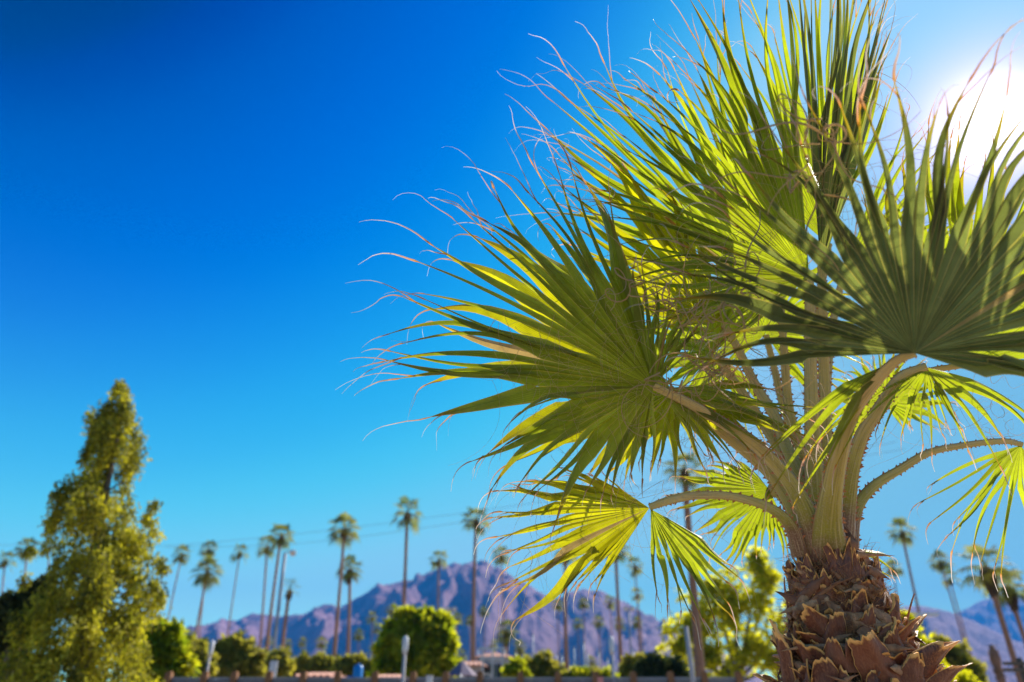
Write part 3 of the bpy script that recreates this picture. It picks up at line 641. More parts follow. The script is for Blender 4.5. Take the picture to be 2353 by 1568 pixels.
def boot(z, az, W, L, lean, seed, mat_=M_BOOT, flare=0.0, skew=0.0, jag=0.18, bulge=0.75, name='leaf_base', thick=0.010, out_=0.0):
    r = random.Random(seed); nu, nv = 17, 10
    n = Vector((math.cos(az), math.sin(az), 0)); t = Vector((-math.sin(az), math.cos(az), 0)); up = Vector((0, 0, 1))
    base = TRUNK + n * (trunk_r(z) - 0.02 + out_) + up * z
    ph = r.uniform(0, 50); notch = r.uniform(-0.7, 0.7); nd = r.choice((0.0, 0.25, 0.6, 0.8)); slope = r.uniform(-0.28, 0.28); nw = r.uniform(0.12, 0.35)
    top_ = []
    for i in range(nu):
        u = -1 + 2*i/(nu-1)
        top_.append(1 + slope*u - 0.30*abs(u)**2.5 + jag*0.55*noise.noise(Vector((u*2.1 + ph, 1.3, ph))) + jag*0.13*r.uniform(-1, 1) - nd*math.exp(-((u-notch)/nw)**2))
    el = [1 + 0.10*noise.noise(Vector((k*0.9, ph, 2))) + 0.04*r.uniform(-1, 1) for k in range(nv)]; er_ = [1 + 0.10*noise.noise(Vector((k*0.9, ph, 9))) + 0.04*r.uniform(-1, 1) for k in range(nv)]
    F_, Bk, rim = [], [], []
    for j in range(nv):
        v = j / (nv - 1); rf, rb, rr = [], [], []
        for i in range(nu):
            u = -1 + 2*i/(nu-1); vv = v * (1 + (top_[i] - 1) * v)
            w = W * 0.5 * (1.10 - 0.28*vv + 0.06*math.sin(vv*3 + ph)) * (el[j] if u < 0 else er_[j])
            la = lean + flare * vv
            c = base + up * (L*vv*math.cos(la)) + n * (L*vv*math.sin(la)) + t * (skew*L*vv)
            x = u * w; back = -(x*x) / (2*max(0.05, trunk_r(z)*0.75)) * (1 - 0.3*vv)
            q = c + t * x + n * (back + bulge * W * 0.28 * (1-u*u)) + n * (0.010*noise.noise(Vector((u*2.5, vv*3, ph))) + 0.004*noise.noise(Vector((u*9, vv*2, ph))))
            curl_ = max(0, v - 0.8) * 0.10 * noise.noise(Vector((u*2, ph, 3)))
            q = q + n * curl_
            rf.append(q); rb.append(q - n * thick * (1 - 0.6*abs(u)))
            rr.append(min(1, max(0.0, (v - 0.62)/0.38, (abs(u) - 0.80)/0.20*0.45*v)))
        F_.append(rf); Bk.append(rb); rim.append(rr)
    m_ = MB()
    m_.quad_grid(F_, rim=[x for q in rim for x in q])
    m_.quad_grid([q[::-1] for q in Bk], rim=[0.75]*(nu*nv))
    m_.quad_grid([F_[-1], Bk[-1]][::-1], rim=[1]*(2*nu))
    m_.quad_grid([[q[0] for q in F_], [q[0] for q in Bk]], rim=[1]*(2*nv))
    m_.quad_grid([[q[-1] for q in F_], [q[-1] for q in Bk]][::-1], rim=[1]*(2*nv))
    return m_.build(name, mat_, palm)
r = random.Random(11); FRONT = math.atan2(-TRUNK.y, -TRUNK.x)
zz = 0.10; row = 0
while zz < 1.34:
    R_ = trunk_r(zz); big = zz < 1.14
    W0 = 0.135 if big else float(np.interp(zz, [1.14, 1.34], [0.12, 0.085]))
    k = max(5, int(2*math.pi*R_/(W0*0.80)))
    for i in range(k):
        if r.random() < 0.22: continue
        az = FRONT + (i + 0.5*(row % 2)) * 2*math.pi/k + r.uniform(-0.22, 0.22)
        rel = abs((az - FRONT + math.pi) % (2*math.pi) - math.pi)
        if zz < 0.82 and rel > 1.9: continue
        boot(zz + r.uniform(-0.035, 0.035), az, W0*r.uniform(0.65, 1.3), (0.165 if big else 0.12)*r.uniform(0.6, 1.2), (0.24 if big else 0.12) + r.uniform(-0.1, 0.2), 100*row + i,
             flare=r.uniform(0, 0.45) if big else r.uniform(0, 0.3), skew=r.uniform(-0.7, 0.7), jag=0.4, out_=-0.012)
    zz += 0.085 if big else 0.055; row += 1
VD = Vector((TRUNK.x, TRUNK.y, 0)).normalized(); PD = Vector((VD.y, -VD.x, 0))
def boot_img(bx, by, tx, ty, wpx, seed, k=1.0, **kw):
    """a leaf base whose foot and tip are seen at these picture points on the front of the trunk"""
    t = 2.36
    for _ in range(4):
        P = at(bx, by, t); R = trunk_r(P.z) + 0.02; dx = max(-0.97*R, min(0.97*R, (P - TRUNK).dot(PD)))
        Q = TRUNK + PD*dx - VD*math.sqrt(R*R - dx*dx); Q.z = P.z
        t = (Q - CAM).dot(Vector((0, math.cos(PITCH), math.sin(PITCH))))
    d = at(tx, ty, t) - at(bx, by, t); n = Q - TRUNK; n.z = 0; n.normalize(); az = math.atan2(n.y, n.x); tt = Vector((-math.sin(az), math.cos(az), 0))
    L = max(0.03, d.z) * 1.12; lat = (d.x * tt.x + d.y * tt.y)
    return boot(Q.z, az, wpx/F*t, L, kw.pop('lean', 0.22), seed, skew=lat/L, **kw)
for i, (bx, by, tx, ty, w) in enumerate(((640,1700,600,1370,340),(1330,1620,1080,1130,360),(860,1480,800,1185,340),(360,1700,330,1130,200),(1560,1720,1560,1330,300),(1430,1400,1330,1080,230),(1360,1130,1440,835,240),
        (740,1260,720,980,260),(920,1720,890,1440,190),(1150,1720,1130,1470,240),(1590,1340,1600,1155,110),(1840,1600,1830,1385,120),(1740,1640,1700,1440,120),(560,1380,590,1180,170),(1090,1180,1130,930,150),
        (700,860,610,560,170),(620,900,620,700,150),(1060,800,1050,640,130),(520,470,490,225,160),(890,560,820,315,170),(980,980,960,760,200),(440,1250,420,1060,150),(1230,900,1260,740,150),(700,620,760,420,150),(200,1560,150,1210,110),(1290,1250,1230,1060,150))):
    boot_img(1723.5+bx*.2492, 1177.7+by*.2492, 1723.5+tx*.2492, 1177.7+ty*.2492, w*.2492*1.1, 4000+i, jag=0.62, bulge=0.85, thick=0.012, out_=0.030, lean=0.10 if w < 280 else 0.22, flare=0.12)
# flaring ones at the silhouette
for z, da, W, L, ln, fl, sk in ((1.10, 1.25, 0.11, 0.14, 0.5, 0.5, 0.0), (0.98, 1.45, 0.09, 0.14, 0.7, 0.4, 0), (0.90, 1.4, 0.09, 0.13, 0.9, 0.3, 0), (0.95, -1.3, 0.10, 0.15, 0.35, 0.3, 0), (1.03, -1.35, 0.08, 0.10, 0.9, 0.3, 0), (1.0, 1.1, 0.12, 0.15, 0.4, 0.4, 0.1)):
    boot(z, FRONT + da, W, L, ln, int(z*1000), flare=fl, skew=sk, jag=0.5, out_=0.02)

def strip(p, d, nrm_, L, W, curl, seed, mat_=M_HUSK, name='husk_strip', lift=0.0):
    r2 = random.Random(seed); n_ = 9; rows = []; q = p.copy(); d = d.normalized(); nn = nrm_.normalized(); ph = r2.uniform(0, 40)
    for i in range(n_ + 1):
        s = i / n_; w = W*0.5*(math.sin(math.pi*min(1, 0.3 + s*0.7))**0.9)*(1 + 0.5*r2.uniform(-1, 1)*s)*(1 + 0.35*noise.noise(Vector((s*5, ph, 1))))
        side = d.cross(nn).normalized(); nn = side.cross(d).normalized()
        rows.append([q - side*w - nn*w*0.3, q - side*w*0.4 + nn*0.002, q + side*w*(0.5 + 0.3*noise.noise(Vector((s*7, ph, 4)))) + nn*0.002, q + side*w*(1 + 0.5*noise.noise(Vector((s*9, ph, 8)))) - nn*w*0.35])
        d = (Matrix.Rotation(curl/n_, 3, side) @ d); d = (d + Vector((0,0,-0.02)) + side*0.06*r2.uniform(-1, 1)).normalized(); q = q + d*(L/n_)
    b = MB(); b.quad_grid(rows); b.quad_grid([[v - nn*0.0018 for v in rw][::-1] for rw in rows]); return b.build(name, mat_, palm)
for i in range(210):
    z = r.triangular(0.92, 1.50, 1.28); az = FRONT + r.uniform(-1.7, 1.7); rr = trunk_r(z) + r.uniform(0.012, 0.045)
    n = Vector((math.cos(az), math.sin(az), 0)); t = Vector((-math.sin(az), math.cos(az), 0))
    p = TRUNK + n*rr + Vector((0,0,z)); sg = r.choice((-1, 1))
    strip(p - t*sg*0.03, t*sg*r.uniform(0.3, 1.1) + Vector((0,0,r.uniform(-0.9, 0.7))) + n*0.12, n, r.uniform(0.05, 0.20), r.uniform(0.010, 0.042), r.uniform(-1.6, 0.6), 900+i)
# husks sheathing the foot of the living stalks
for i in range(15):
    az = FRONT - 1.5 + 3.0*i/14 + r.uniform(-0.1, 0.1)
    boot(1.34 + r.uniform(-0.02, 0.03), az, r.uniform(0.06, 0.10), r.uniform(0.09, 0.15), 0.12, 700+i, jag=0.8, bulge=0.3, thick=0.005, out_=0.035, name='sheath_husk', skew=r.uniform(-0.5, 0.5))
fb = MB(); tb = fb
for i in range(5200):
    z = r.triangular(0.85, 1.52, 1.22); az = FRONT + r.uniform(-1.9, 1.9); n = Vector((math.cos(az), math.sin(az), 0)); t = Vector((-math.sin(az), math.cos(az), 0))
    p = TRUNK + n*(trunk_r(z) + r.uniform(-0.005, 0.035)) + Vector((0,0,z))
    d = (n*r.uniform(0.1, 1.0) + t*r.gauss(0, 0.9) + Vector((0,0,r.gauss(0.1, 0.8)))).normalized()
    thread(p, d, r.uniform(0.02, 0.07), r.uniform(-0.3, 0.3), r.uniform(0.0006, 0.0014), 0.02, 5)
tag(fb.build('trunk_fibre', M_FIBRE, palm), kind='stuff')

# ------------------------------------------------------------------ leaf clouds for broad trees
def leaf_cloud(centres, radii, per, size, droop=0.0, seed=0, aspect=0.45, flat=0.0):
    g = np.random.default_rng(seed); cs = np.asarray(centres); rd = np.asarray(radii)
    n = len(cs) * per; idx = np.repeat(np.arange(len(cs)), per)
    off = g.normal(size=(n, 3)); off /= np.linalg.norm(off, axis=1)[:, None]; off *= (g.random(n)**0.45)[:, None]
    P = cs[idx] + off * rd[idx]; P[:, 2] -= droop * g.random(n) * rd[idx][:, 2]
    a = g.normal(size=(n, 3)); a[:, 2] -= droop * 2.0; a /= np.linalg.norm(a, axis=1)[:, None]
    b = g.normal(size=(n, 3)); b -= a * (a*b).sum(1)[:, None]; b /= np.linalg.norm(b, axis=1)[:, None]
    c = np.cross(a, b)
    sz = size * g.uniform(0.6, 1.4, n)[:, None]; w = sz * aspect
    V = np.stack([P, P + a*sz*0.5 + b*w*0.5 + c*w*0.12, P + a*sz, P + a*sz*0.5 - b*w*0.5 + c*w*0.12], 1).reshape(-1, 3)
    Q = np.arange(4*n).reshape(n, 4); tint = np.repeat(g.random(len(cs))[idx]*0.7 + 0.3*g.random(n), 4)
    return V, Q, tint
def crown_obj(name, V, Q, tint, mat_, parent):
    return link(name, np_mesh(name, V, Q, {'tint': tint}, smooth=False), parent, mat_)

# tall narrow evergreen on the left
EV = [(878,274,292),(905,258,302),(930,240,322),(960,210,322),(1000,207,326),(1045,205,328),(1070,182,305),(1100,160,303),(1130,142,316),(1160,132,328),(1200,118,335),(1250,122,338),(1300,108,362),(1350,92,362),(1400,75,350),(1450,58,350),(1500,48,352),(1568,32,350),(1700,10,350)]
TY = 13.0
ecy = empty('evergreen_tree', atY(200, 1568, TY) * 1.0, 'tall narrow evergreen tree with drooping sprays on the left', 'tree')
ecy.location.z = 0
cs, rd = [], []; hw = 20.0; g = random.Random(3); ey = [e[0] for e in EV]
def ev_point(y, a, q):
    xl = np.interp(y, ey, [e[1] for e in EV]); xr = np.interp(y, ey, [e[2] for e in EV]); hw = (xr - xl)/2
    p = atY((xl + xr)/2 + hw*math.cos(a)*q, y, TY); p.y += hw*TY/F*1.05*math.sin(a)*q*0.9; return p, hw
for i in range(150):                                  # drooping boughs, each a string of hanging clumps
    y = 885 + (1660 - 885) * g.random()**0.8; a = g.uniform(0, 2*math.pi); reach = g.uniform(0.72, 1.06); n_ = g.randint(4, 8)
    for k in range(n_):
        f_ = k/(n_ - 1); p, hw = ev_point(y + f_*g.uniform(25, 60)*min(1, hw/70 if i else 1), a + g.uniform(-0.12, 0.12), reach*(0.62 + 0.38*math.sin(f_*2.2)))
        rr = g.uniform(0.09, 0.17)*min(1, hw/55 + 0.3); cs.append(p); rd.append((rr, rr, rr*1.9))
for i in range(560):                                  # shaded inner foliage
    p, hw = ev_point(905 + (1690 - 905)*g.random()**0.8, g.uniform(0, 2*math.pi), g.uniform(0.0, 0.66)); rr = g.uniform(0.10, 0.18)*min(1, hw/60 + 0.3)
    if noise.noise(p * 2.0) < -0.22: continue
    cs.append(p); rd.append((rr, rr, rr*1.8))
for px, py in ((283,872),(268,890),(340,1175),(352,1185),(362,1215),(376,1290),(384,1300),(130,1192),(118,1205),(205,950),(360,1350),(365,1375),(70,1260),(60,1330),(353,1160)):
    for _ in range(3): cs.append(atY(px + g.uniform(-9, 9), py + g.uniform(-12, 12), TY)); rd.append((0.09, 0.09, 0.12))
V, Q, T_ = leaf_cloud(cs, rd, 36, 0.085, droop=0.8, seed=3)
crown_obj('crown', V, Q, T_, M_CY, ecy)
mb = MB(); b0 = atY(203, 1568, TY); b0.z = 0; top = atY(283, 878, TY)
pts = [b0.lerp(top, s) + Vector((0.05*math.sin(s*9), 0, 0)) for s in [i/14 for i in range(15)]]
mb.tube(pts, [0.16*(1-s)**1.1+0.010 for s in [i/14 for i in range(15)]], 10); mb.build('trunk', M_BARK, ecy)
bm_ = MB()
for i in range(46):
    s = g.uniform(0.15, 0.95); p = b0.lerp(top, s); a = g.uniform(0, 6.28); L = 1.15*(1-s) + 0.2
    e = p + Vector((math.cos(a)*L, math.sin(a)*L, g.uniform(-0.2, 0.3)*L)); mid = p.lerp(e, 0.5) + Vector((0,0,0.12*L))
    bm_.tube([p, mid, e], [0.025, 0.015, 0.004], 4, cap=False)
tag(bm_.build('branches', M_BARK, ecy), kind='stuff')

def blob_tree(name, label, cat, blobs, Y, m_, per=40, size=0.25, ncl=200, trunk=None, seed=0, crad=0.16, group=None, gap=-1.0, depth=0.8, aspect=0.5, hollow=0.55):
    """blobs: picture circles (x, y, r px) at ground distance Y; the crown is a shell of leaf clusters round each"""
    g = random.Random(seed); bx = sum(b[0] for b in blobs)/len(blobs); root = atY(trunk[0] if trunk else bx, 1600, Y); root.z = 0
    e = empty(name, root, label, cat, group); cs, rd = [], []; tot = sum(b[2]**2 for b in blobs)
    for (x, y, rp) in blobs:
        c = atY(x, y, Y); R = rp / F * (c - CAM).dot(ray(1176.5, 784).normalized())
        for _ in range(max(4, int(ncl * rp*rp / tot))):
            v = Vector((g.gauss(0,1), g.gauss(0,1), g.gauss(0,1))).normalized() * R * g.uniform(hollow, 1.0)
            v *= 1 + (0.18 if name == 'round_tree' else 0.5)*noise.noise(v * (2.2/R) + c)
            p = c + Vector((v.x, v.y*depth, v.z))
            if noise.noise(p * (1.6/R)) < gap: continue
            cs.append(p); q = R * crad * g.uniform(0.6, 1.4); rd.append((q, q, q*0.8))
    V, Q, T_ = leaf_cloud(cs, rd, per, size, droop=0.25, seed=seed, aspect=aspect)
    crown_obj('crown', V, Q, T_, m_, e)
    tb_ = MB(); top = atY(blobs[0][0], blobs[0][1], Y); h = top.z
    br = (trunk[1] if trunk else 0.15)
    tb_.tube([root, root.lerp(top, 0.35) + Vector((0.05*h*g.uniform(-1,1), 0, 0)), root.lerp(top, 0.7), top], [br, br*0.8, br*0.5, br*0.12], 8)
    for b in blobs:
        c = atY(b[0], b[1], Y)
        tb_.tube([root.lerp(top, 0.3), root.lerp(top, 0.3).lerp(c, 0.5) + Vector((0, 0, -0.04*h)), c], [br*0.5, br*0.35, br*0.1], 6, cap=False)
        for _ in range(5):
            R = b[2]/F*Y*1.0; q = c + Vector((g.gauss(0,1), g.gauss(0,1)*0.6, g.gauss(0,1))).normalized()*R*0.85
            tb_.tube([c, c.lerp(q, 0.5)+Vector((0,0,-0.05*R)), q], [br*0.2, br*0.12, br*0.04], 5, cap=False)
    tb_.build('trunk', M_BARK, e); return e

blob_tree('shade_tree', 'airy bright yellow-green tree behind the big palm trunk on its left', 'tree',
    [(1690,1390,85),(1590,1430,70),(1765,1330,60),(1640,1340,55),(1560,1480,50),(1720,1480,80),(1800,1420,60),(1640,1510,70),(1790,1510,60),(1740,1290,40)], 62, M_MESQ, per=7, size=0.62, ncl=1300, trunk=(1690, 0.3), seed=21, gap=-0.10, hollow=0.05, crad=0.16, depth=0.30)
blob_tree('shade_tree', 'yellow-green tree just right of the big palm trunk', 'tree',
    [(2085,1470,48),(2110,1520,50),(2060,1420,30),(2150,1555,40)], 19, M_MESQ, per=40, size=0.17, ncl=230, trunk=(2100, 0.1), seed=22, gap=-0.15, hollow=0.2, crad=0.22)
blob_tree('shade_tree', 'low yellow-green tree at the bottom right below the purple slope', 'tree',
    [(2190,1570,45),(2230,1590,40)], 24, M_MESQ, per=40, size=0.2, ncl=120, trunk=(2200, 0.1), seed=23, gap=-0.2, hollow=0.3, crad=0.25)
blob_tree('shade_tree', 'hazy olive tree against the dark right slope', 'tree',
    [(2180,1500,36),(2210,1530,36),(2150,1510,28),(2235,1550,30)], 48, M_OLIVE, per=30, size=0.35, ncl=150, seed=24, hollow=0.4, crad=0.25)
blob_tree('round_tree', 'large dense rounded green tree left of centre below the mountain', 'tree',
    [(958,1478,72),(905,1500,40),(1000,1470,50),(940,1440,42),(985,1435,36),(912,1458,36),(1012,1510,40),(960,1535,60),(900,1535,42),(1025,1480,26),(1015,1545,30)], 44, M_ROUND, per=44, size=0.42, ncl=640, trunk=(960, 0.3), seed=31, gap=-0.9, crad=0.17, hollow=0.6)
blob_tree('shade_tree', 'bright green bushy tree right of the evergreen', 'tree',
    [(368,1470,42),(345,1510,45),(390,1500,36),(400,1540,36),(350,1555,40)], 26, M_ROUND, per=40, size=0.28, ncl=330, seed=32, crad=0.2, hollow=0.4)
blob_tree('shade_tree', 'olive green tree behind the pair of leaning palms', 'tree',
    [(440,1500,34),(425,1530,36),(465,1535,32),(405,1480,22)], 40, M_OLIVE, per=34, size=0.36, ncl=220, seed=33, crad=0.2, hollow=0.5)
blob_tree('shade_tree', 'broad dusty olive tree behind the single leaning palm', 'tree',
    [(540,1500,38),(505,1520,36),(575,1525,34),(545,1545,36)], 46, M_OLIVE, per=36, size=0.4, ncl=280, seed=34, crad=0.2, hollow=0.5)
blob_tree('shade_tree', 'dull olive tree left of the thick palm cluster', 'tree',
    [(615,1535,30),(645,1525,26),(590,1550,26)], 50, M_OLIVE, per=34, size=0.4, ncl=170, seed=35, crad=0.2, hollow=0.5)
blob_tree('shade_tree', 'low olive tree above the pink shed roof', 'tree',
    [(705,1530,24),(735,1527,22),(678,1535,20),(760,1540,22)], 60, M_OLIVE, per=30, size=0.45, ncl=160, seed=36, crad=0.22, hollow=0.5)
blob_tree('shade_tree', 'pale bushy tree behind the blue tank', 'tree',
    [(795,1535,26),(838,1540,24),(860,1545,20),(812,1520,16)], 55, M_OLIVE, per=30, size=0.45, ncl=160, seed=37, crad=0.22, hollow=0.5)
blob_tree('bush', 'round dark green bush right of the pale house', 'bush',
    [(1180,1545,24),(1196,1555,20)], 40, M_ROUND, per=34, size=0.28, ncl=130, seed=38, crad=0.2)
blob_tree('shade_tree', 'rounded yellow-olive tree right of the pale house', 'tree',
    [(1240,1540,36),(1215,1555,30),(1270,1555,28)], 48, M_OLIVE, per=36, size=0.35, ncl=240, seed=39, crad=0.2)
for i, (x, y, rr, lab) in enumerate(((1330,1553,22,'small dark bush left of the middle white lamp post'),(1362,1558,20,'low green bush touching the short shaggy palm'),(1395,1556,16,'small bush at the foot of the slim white lamp post'),(1300,1562,16,'lowest grey-green bush beside the rounded olive tree'))):
    blob_tree('bush', lab, 'bush', [(x, y, rr), (x+12, y+6, rr*0.8)], 45, M_OLIVE if i % 2 else M_ROUND, per=30, size=0.3, ncl=70, seed=40+i, crad=0.25)
blob_tree('shade_tree', 'dark green tree between the slim palms and the bright tree', 'tree',
    [(1500,1535,30),(1530,1545,30),(1478,1550,24),(1555,1550,28)], 38, M_DARK, per=36, size=0.3, ncl=240, seed=46, crad=0.2)
blob_tree('shade_tree', 'dark brown-green tree behind the twin slim palms', 'tree',
    [(1452,1530,20),(1470,1525,22),(1440,1550,18)], 52, M_OLIVE, per=30, size=0.35, ncl=110, seed=47, crad=0.2)
blob_tree('shade_tree', 'dark shaded tree at the left edge behind the evergreen', 'tree',
    [(55,1395,48),(20,1440,45),(90,1370,30),(70,1440,40),(100,1345,22),(10,1400,30)], 17, M_DARK, per=40, size=0.15, ncl=420, trunk=(60, 0.15), seed=48, gap=-0.25, crad=0.2, hollow=0.25)
blob_tree('bush', 'yellow-green bush in the bottom left corner', 'bush',
    [(20,1520,45),(-10,1480,40),(60,1560,40),(10,1570,50)], 20, M_ROUND, per=40, size=0.2, ncl=280, seed=49, crad=0.2)

# ------------------------------------------------------------------ tall fan palms
def crown_mesh(name, nf, seed, R=1.0, blade=0.85, down=-0.75, sparse=False):
    """fans round the origin, radius about 1.8 R"""
    g = random.Random(seed); V = []; Q = []; tint = []
    def quad(a, b, c, d, tn):
        i = len(V); V.extend([tuple(a), tuple(b), tuple(c), tuple(d)]); Q.append((i, i+1, i+2, i+3)); tint.extend([tn]*4)
    for k in range(nf):
        az = k * 2.39996 + g.uniform(-0.3, 0.3); el = down + (1.45 - down) * ((k + 0.5)/nf)**0.9 + g.uniform(-0.12, 0.12)
        d = Vector((math.cos(az)*math.cos(el), math.sin(az)*math.cos(el), math.sin(el))); st = R * g.uniform(0.75, 1.05)
        side = d.cross(Vector((0,0,1))).normalized(); tn = g.random()
        p0 = d*0.1; p1 = d*st + Vector((0,0,-0.06)); w = side*0.035
        quad(p0-w, p0+w, p1+w*0.7, p1-w*0.7, tn)
        fd = (d + Vector((0,0,-0.45))).normalized(); fn = fd.cross(side).normalized()
        nb = 7 if sparse else 13
        for i in range(nb):
            th = (i/(nb-1) - 0.5) * 2 * 1.75
            e = (fd*math.cos(th) + side*math.sin(th)).normalized(); L = blade*R*g.uniform(0.8, 1.15)*(1 - 0.18*abs(th)/1.75)
            s2 = (side*math.cos(th) - fd*math.sin(th)).normalized()
            m_ = p1 + e*L*0.55 + fn*0.02; tip = p1 + e*L*0.95 + Vector((0,0,-0.30*L)); ww = s2*L*0.55*0.125*(0.6 if sparse else 1.0)
            quad(p1, m_ - ww, tip, m_ + ww, tn*0.7 + 0.3*g.random())
    return np_mesh(name, V, Q, {'tint': tint}, smooth=False)
CROWNS = [crown_mesh('crown', 15 + 2*i, 50+i, 1.0, 0.95, down=-0.95) for i in range(6)]
CROWN_SPARSE = crown_mesh('crown', 13, 77, 1.0, 0.7, down=-0.3, sparse=True)
for m_ in CROWNS + [CROWN_SPARSE]: m_.materials.append(M_PALMC)
def skirt_mesh(seed, L=1.6, rr=0.5, n=150):
    g = random.Random(seed); b = MB()
    for k in range(n):
        a = g.uniform(0, 6.283); z = -g.random()*L; q = rr*(1 - 0.5*(-z/L)**2)
        p = Vector((math.cos(a)*0.15, math.sin(a)*0.15, z)); e = Vector((math.cos(a)*q, math.sin(a)*q, z - g.uniform(0.25, 0.6)))
        t = Vector((-math.sin(a), math.cos(a), 0))*g.uniform(0.05, 0.12)
        b.poly([p - t*0.4, p + t*0.4, e + t, e + Vector((0,0,-0.2)), e - t])
    m_ = b.mesh('skirt', False); m_.materials.append(M_SKIRT); return m_
SK_SHORT = skirt_mesh(1, 0.5, 0.35, 60); SK_LONG = skirt_mesh(2, 2.2, 0.62, 260)
np_i = [0]
def tall_palm(px, py, w, bx, label, group='tall slim fan palms in the distance', tr=0.16, skirt=None, sparse=False, dia=3.6, bend=None, by=1568, nocrown=False, flare=1.6):
    i = np_i[0]; np_i[0] += 1; g = random.Random(300+i)
    t = dia * F / w; top = at(px, py, t); Y = top.y
    b = atY(bx, by, Y); sl_ = (top - b); foot = b + sl_ * ((0 - b.z) / sl_.z) if abs(sl_.z) > 1e-3 else b; foot.z = 0
    e = empty('fan_palm', foot, label, 'palm tree', group)
    bend = g.uniform(-0.012, 0.012)*top.z if bend is None else bend
    n = 12; pts = []; rad = []
    for k in range(n+1):
        s = k/n; pts.append(foot.lerp(top, s) + Vector((bend*math.sin(math.pi*s), 0, 0))); rad.append(0.82*tr*(flare - (flare-1)*min(1, s*1.6)) * (1 + 0.04*g.uniform(-1, 1)))
    mb = MB(); mb.tube(pts, rad, 10); mb.build('trunk', M_PTRUNK, e)
    if nocrown: return e
    sc = dia / 2.65
    me = CROWN_SPARSE if sparse else CROWNS[i % 6]
    c = bpy.data.objects.new('crown', me); C.objects.link(c); c.parent = e; c.location = top - foot; c.scale = (sc, sc, sc*g.uniform(0.92, 1.08)); c.rotation_euler = (g.uniform(-.1,.1), g.uniform(-.1,.1), g.uniform(0, 6.28))
    k = bpy.data.objects.new('skirt', SK_LONG if skirt == 'long' else SK_SHORT); C.objects.link(k); k.parent = e; k.location = top - foot + Vector((0,0,0.1)); ks = sc * (0.62 if skirt == 'long' else 1.0); k.scale = (ks, ks, ks)
    return e
TALL = [
 (12,1288,46,-20,'palm crown cut off by the left edge of the picture',{}),
 (62,1262,50,38,'slim palm left of the evergreen with its whole crown in the sky',{}),
 (112,1258,42,95,'palm half hidden behind the left side of the evergreen',{}),
 (418,1275,42,362,'first leaning palm right of the evergreen',{}),
 (480,1262,40,450,'higher palm of the crossing pair right of the evergreen',{}),
 (477,1314,62,432,'lower palm of the crossing pair with a wide crown',{}),
 (551,1270,40,508,'single leaning palm between the two palm clusters',{}),
 (614,1256,48,590,'left palm of the cluster of touching crowns',{'tr':0.2}),
 (646,1232,62,606,'tallest palm of the cluster of touching crowns',{'tr':0.22}),
 (665,1356,60,643,'short palm with a thin half-bare crown',{'sparse':True,'tr':0.28,'skirt':None}),
 (792,1215,70,762,'tall palm above a shorter thick-trunked one',{'tr':0.2}),
 (804,1308,56,795,'shorter palm with a thick brown trunk tight against a taller one',{'tr':0.26,'skirt':'long'}),
 (936,1178,70,918,'tallest palm in front of the large round tree',{'tr':0.22}),
 (1008,1287,44,1003,'palm rising over the right half of the round tree',{'tr':0.2}),
 (1094,1195,64,1089,'tall dark-trunked palm before the mountain summit',{'tr':0.25}),
 (1152,1277,44,1162,'palm next to the yellow fan tips right of the summit',{'tr':0.16}),
 (1300,1265,60,1306,'palm with its crown hidden behind the yellow fan',{'tr':0.26}),
 (1414,1262,60,1430,'dark trunk rising behind the tip of the yellow fan, crown hidden',{'tr':0.26}),
 (1459,1300,42,1475,'slim palm between the yellow fan and its hanging part',{}),
 (1464,1366,30,1490,'small crown directly under another crown between the fan parts',{}),
 (1572,1078,86,1611,'dark thick-trunked palm whose crown peeks out between near fronds',{'tr':0.30,'dia':2.9}),
 (2072,1222,56,2150,'tall palm standing alone right of the big trunk',{'tr':0.2}),
 (2052,1306,40,2082,'palm half hidden by a yellow frond tip right of the trunk',{}),
 (2160,1290,46,2240,'upper palm of the close pair at the right',{}),
 (2182,1330,40,2248,'lower palm of the close pair at the right',{}),
 (2264,1302,108,2346,'big shaggy palm with a thick skirt of dead leaves near the right edge',{'tr':0.25,'skirt':'long','dia':4.0,'flare':1.2}),
 (2314,1345,92,2392,'second shaggy palm partly behind the first at the right edge',{'tr':0.24,'skirt':'long','dia':4.0,'flare':1.2}),
]
for px, py, w, bx, lab, k in TALL: tall_palm(px, py, w, bx, lab, **k)
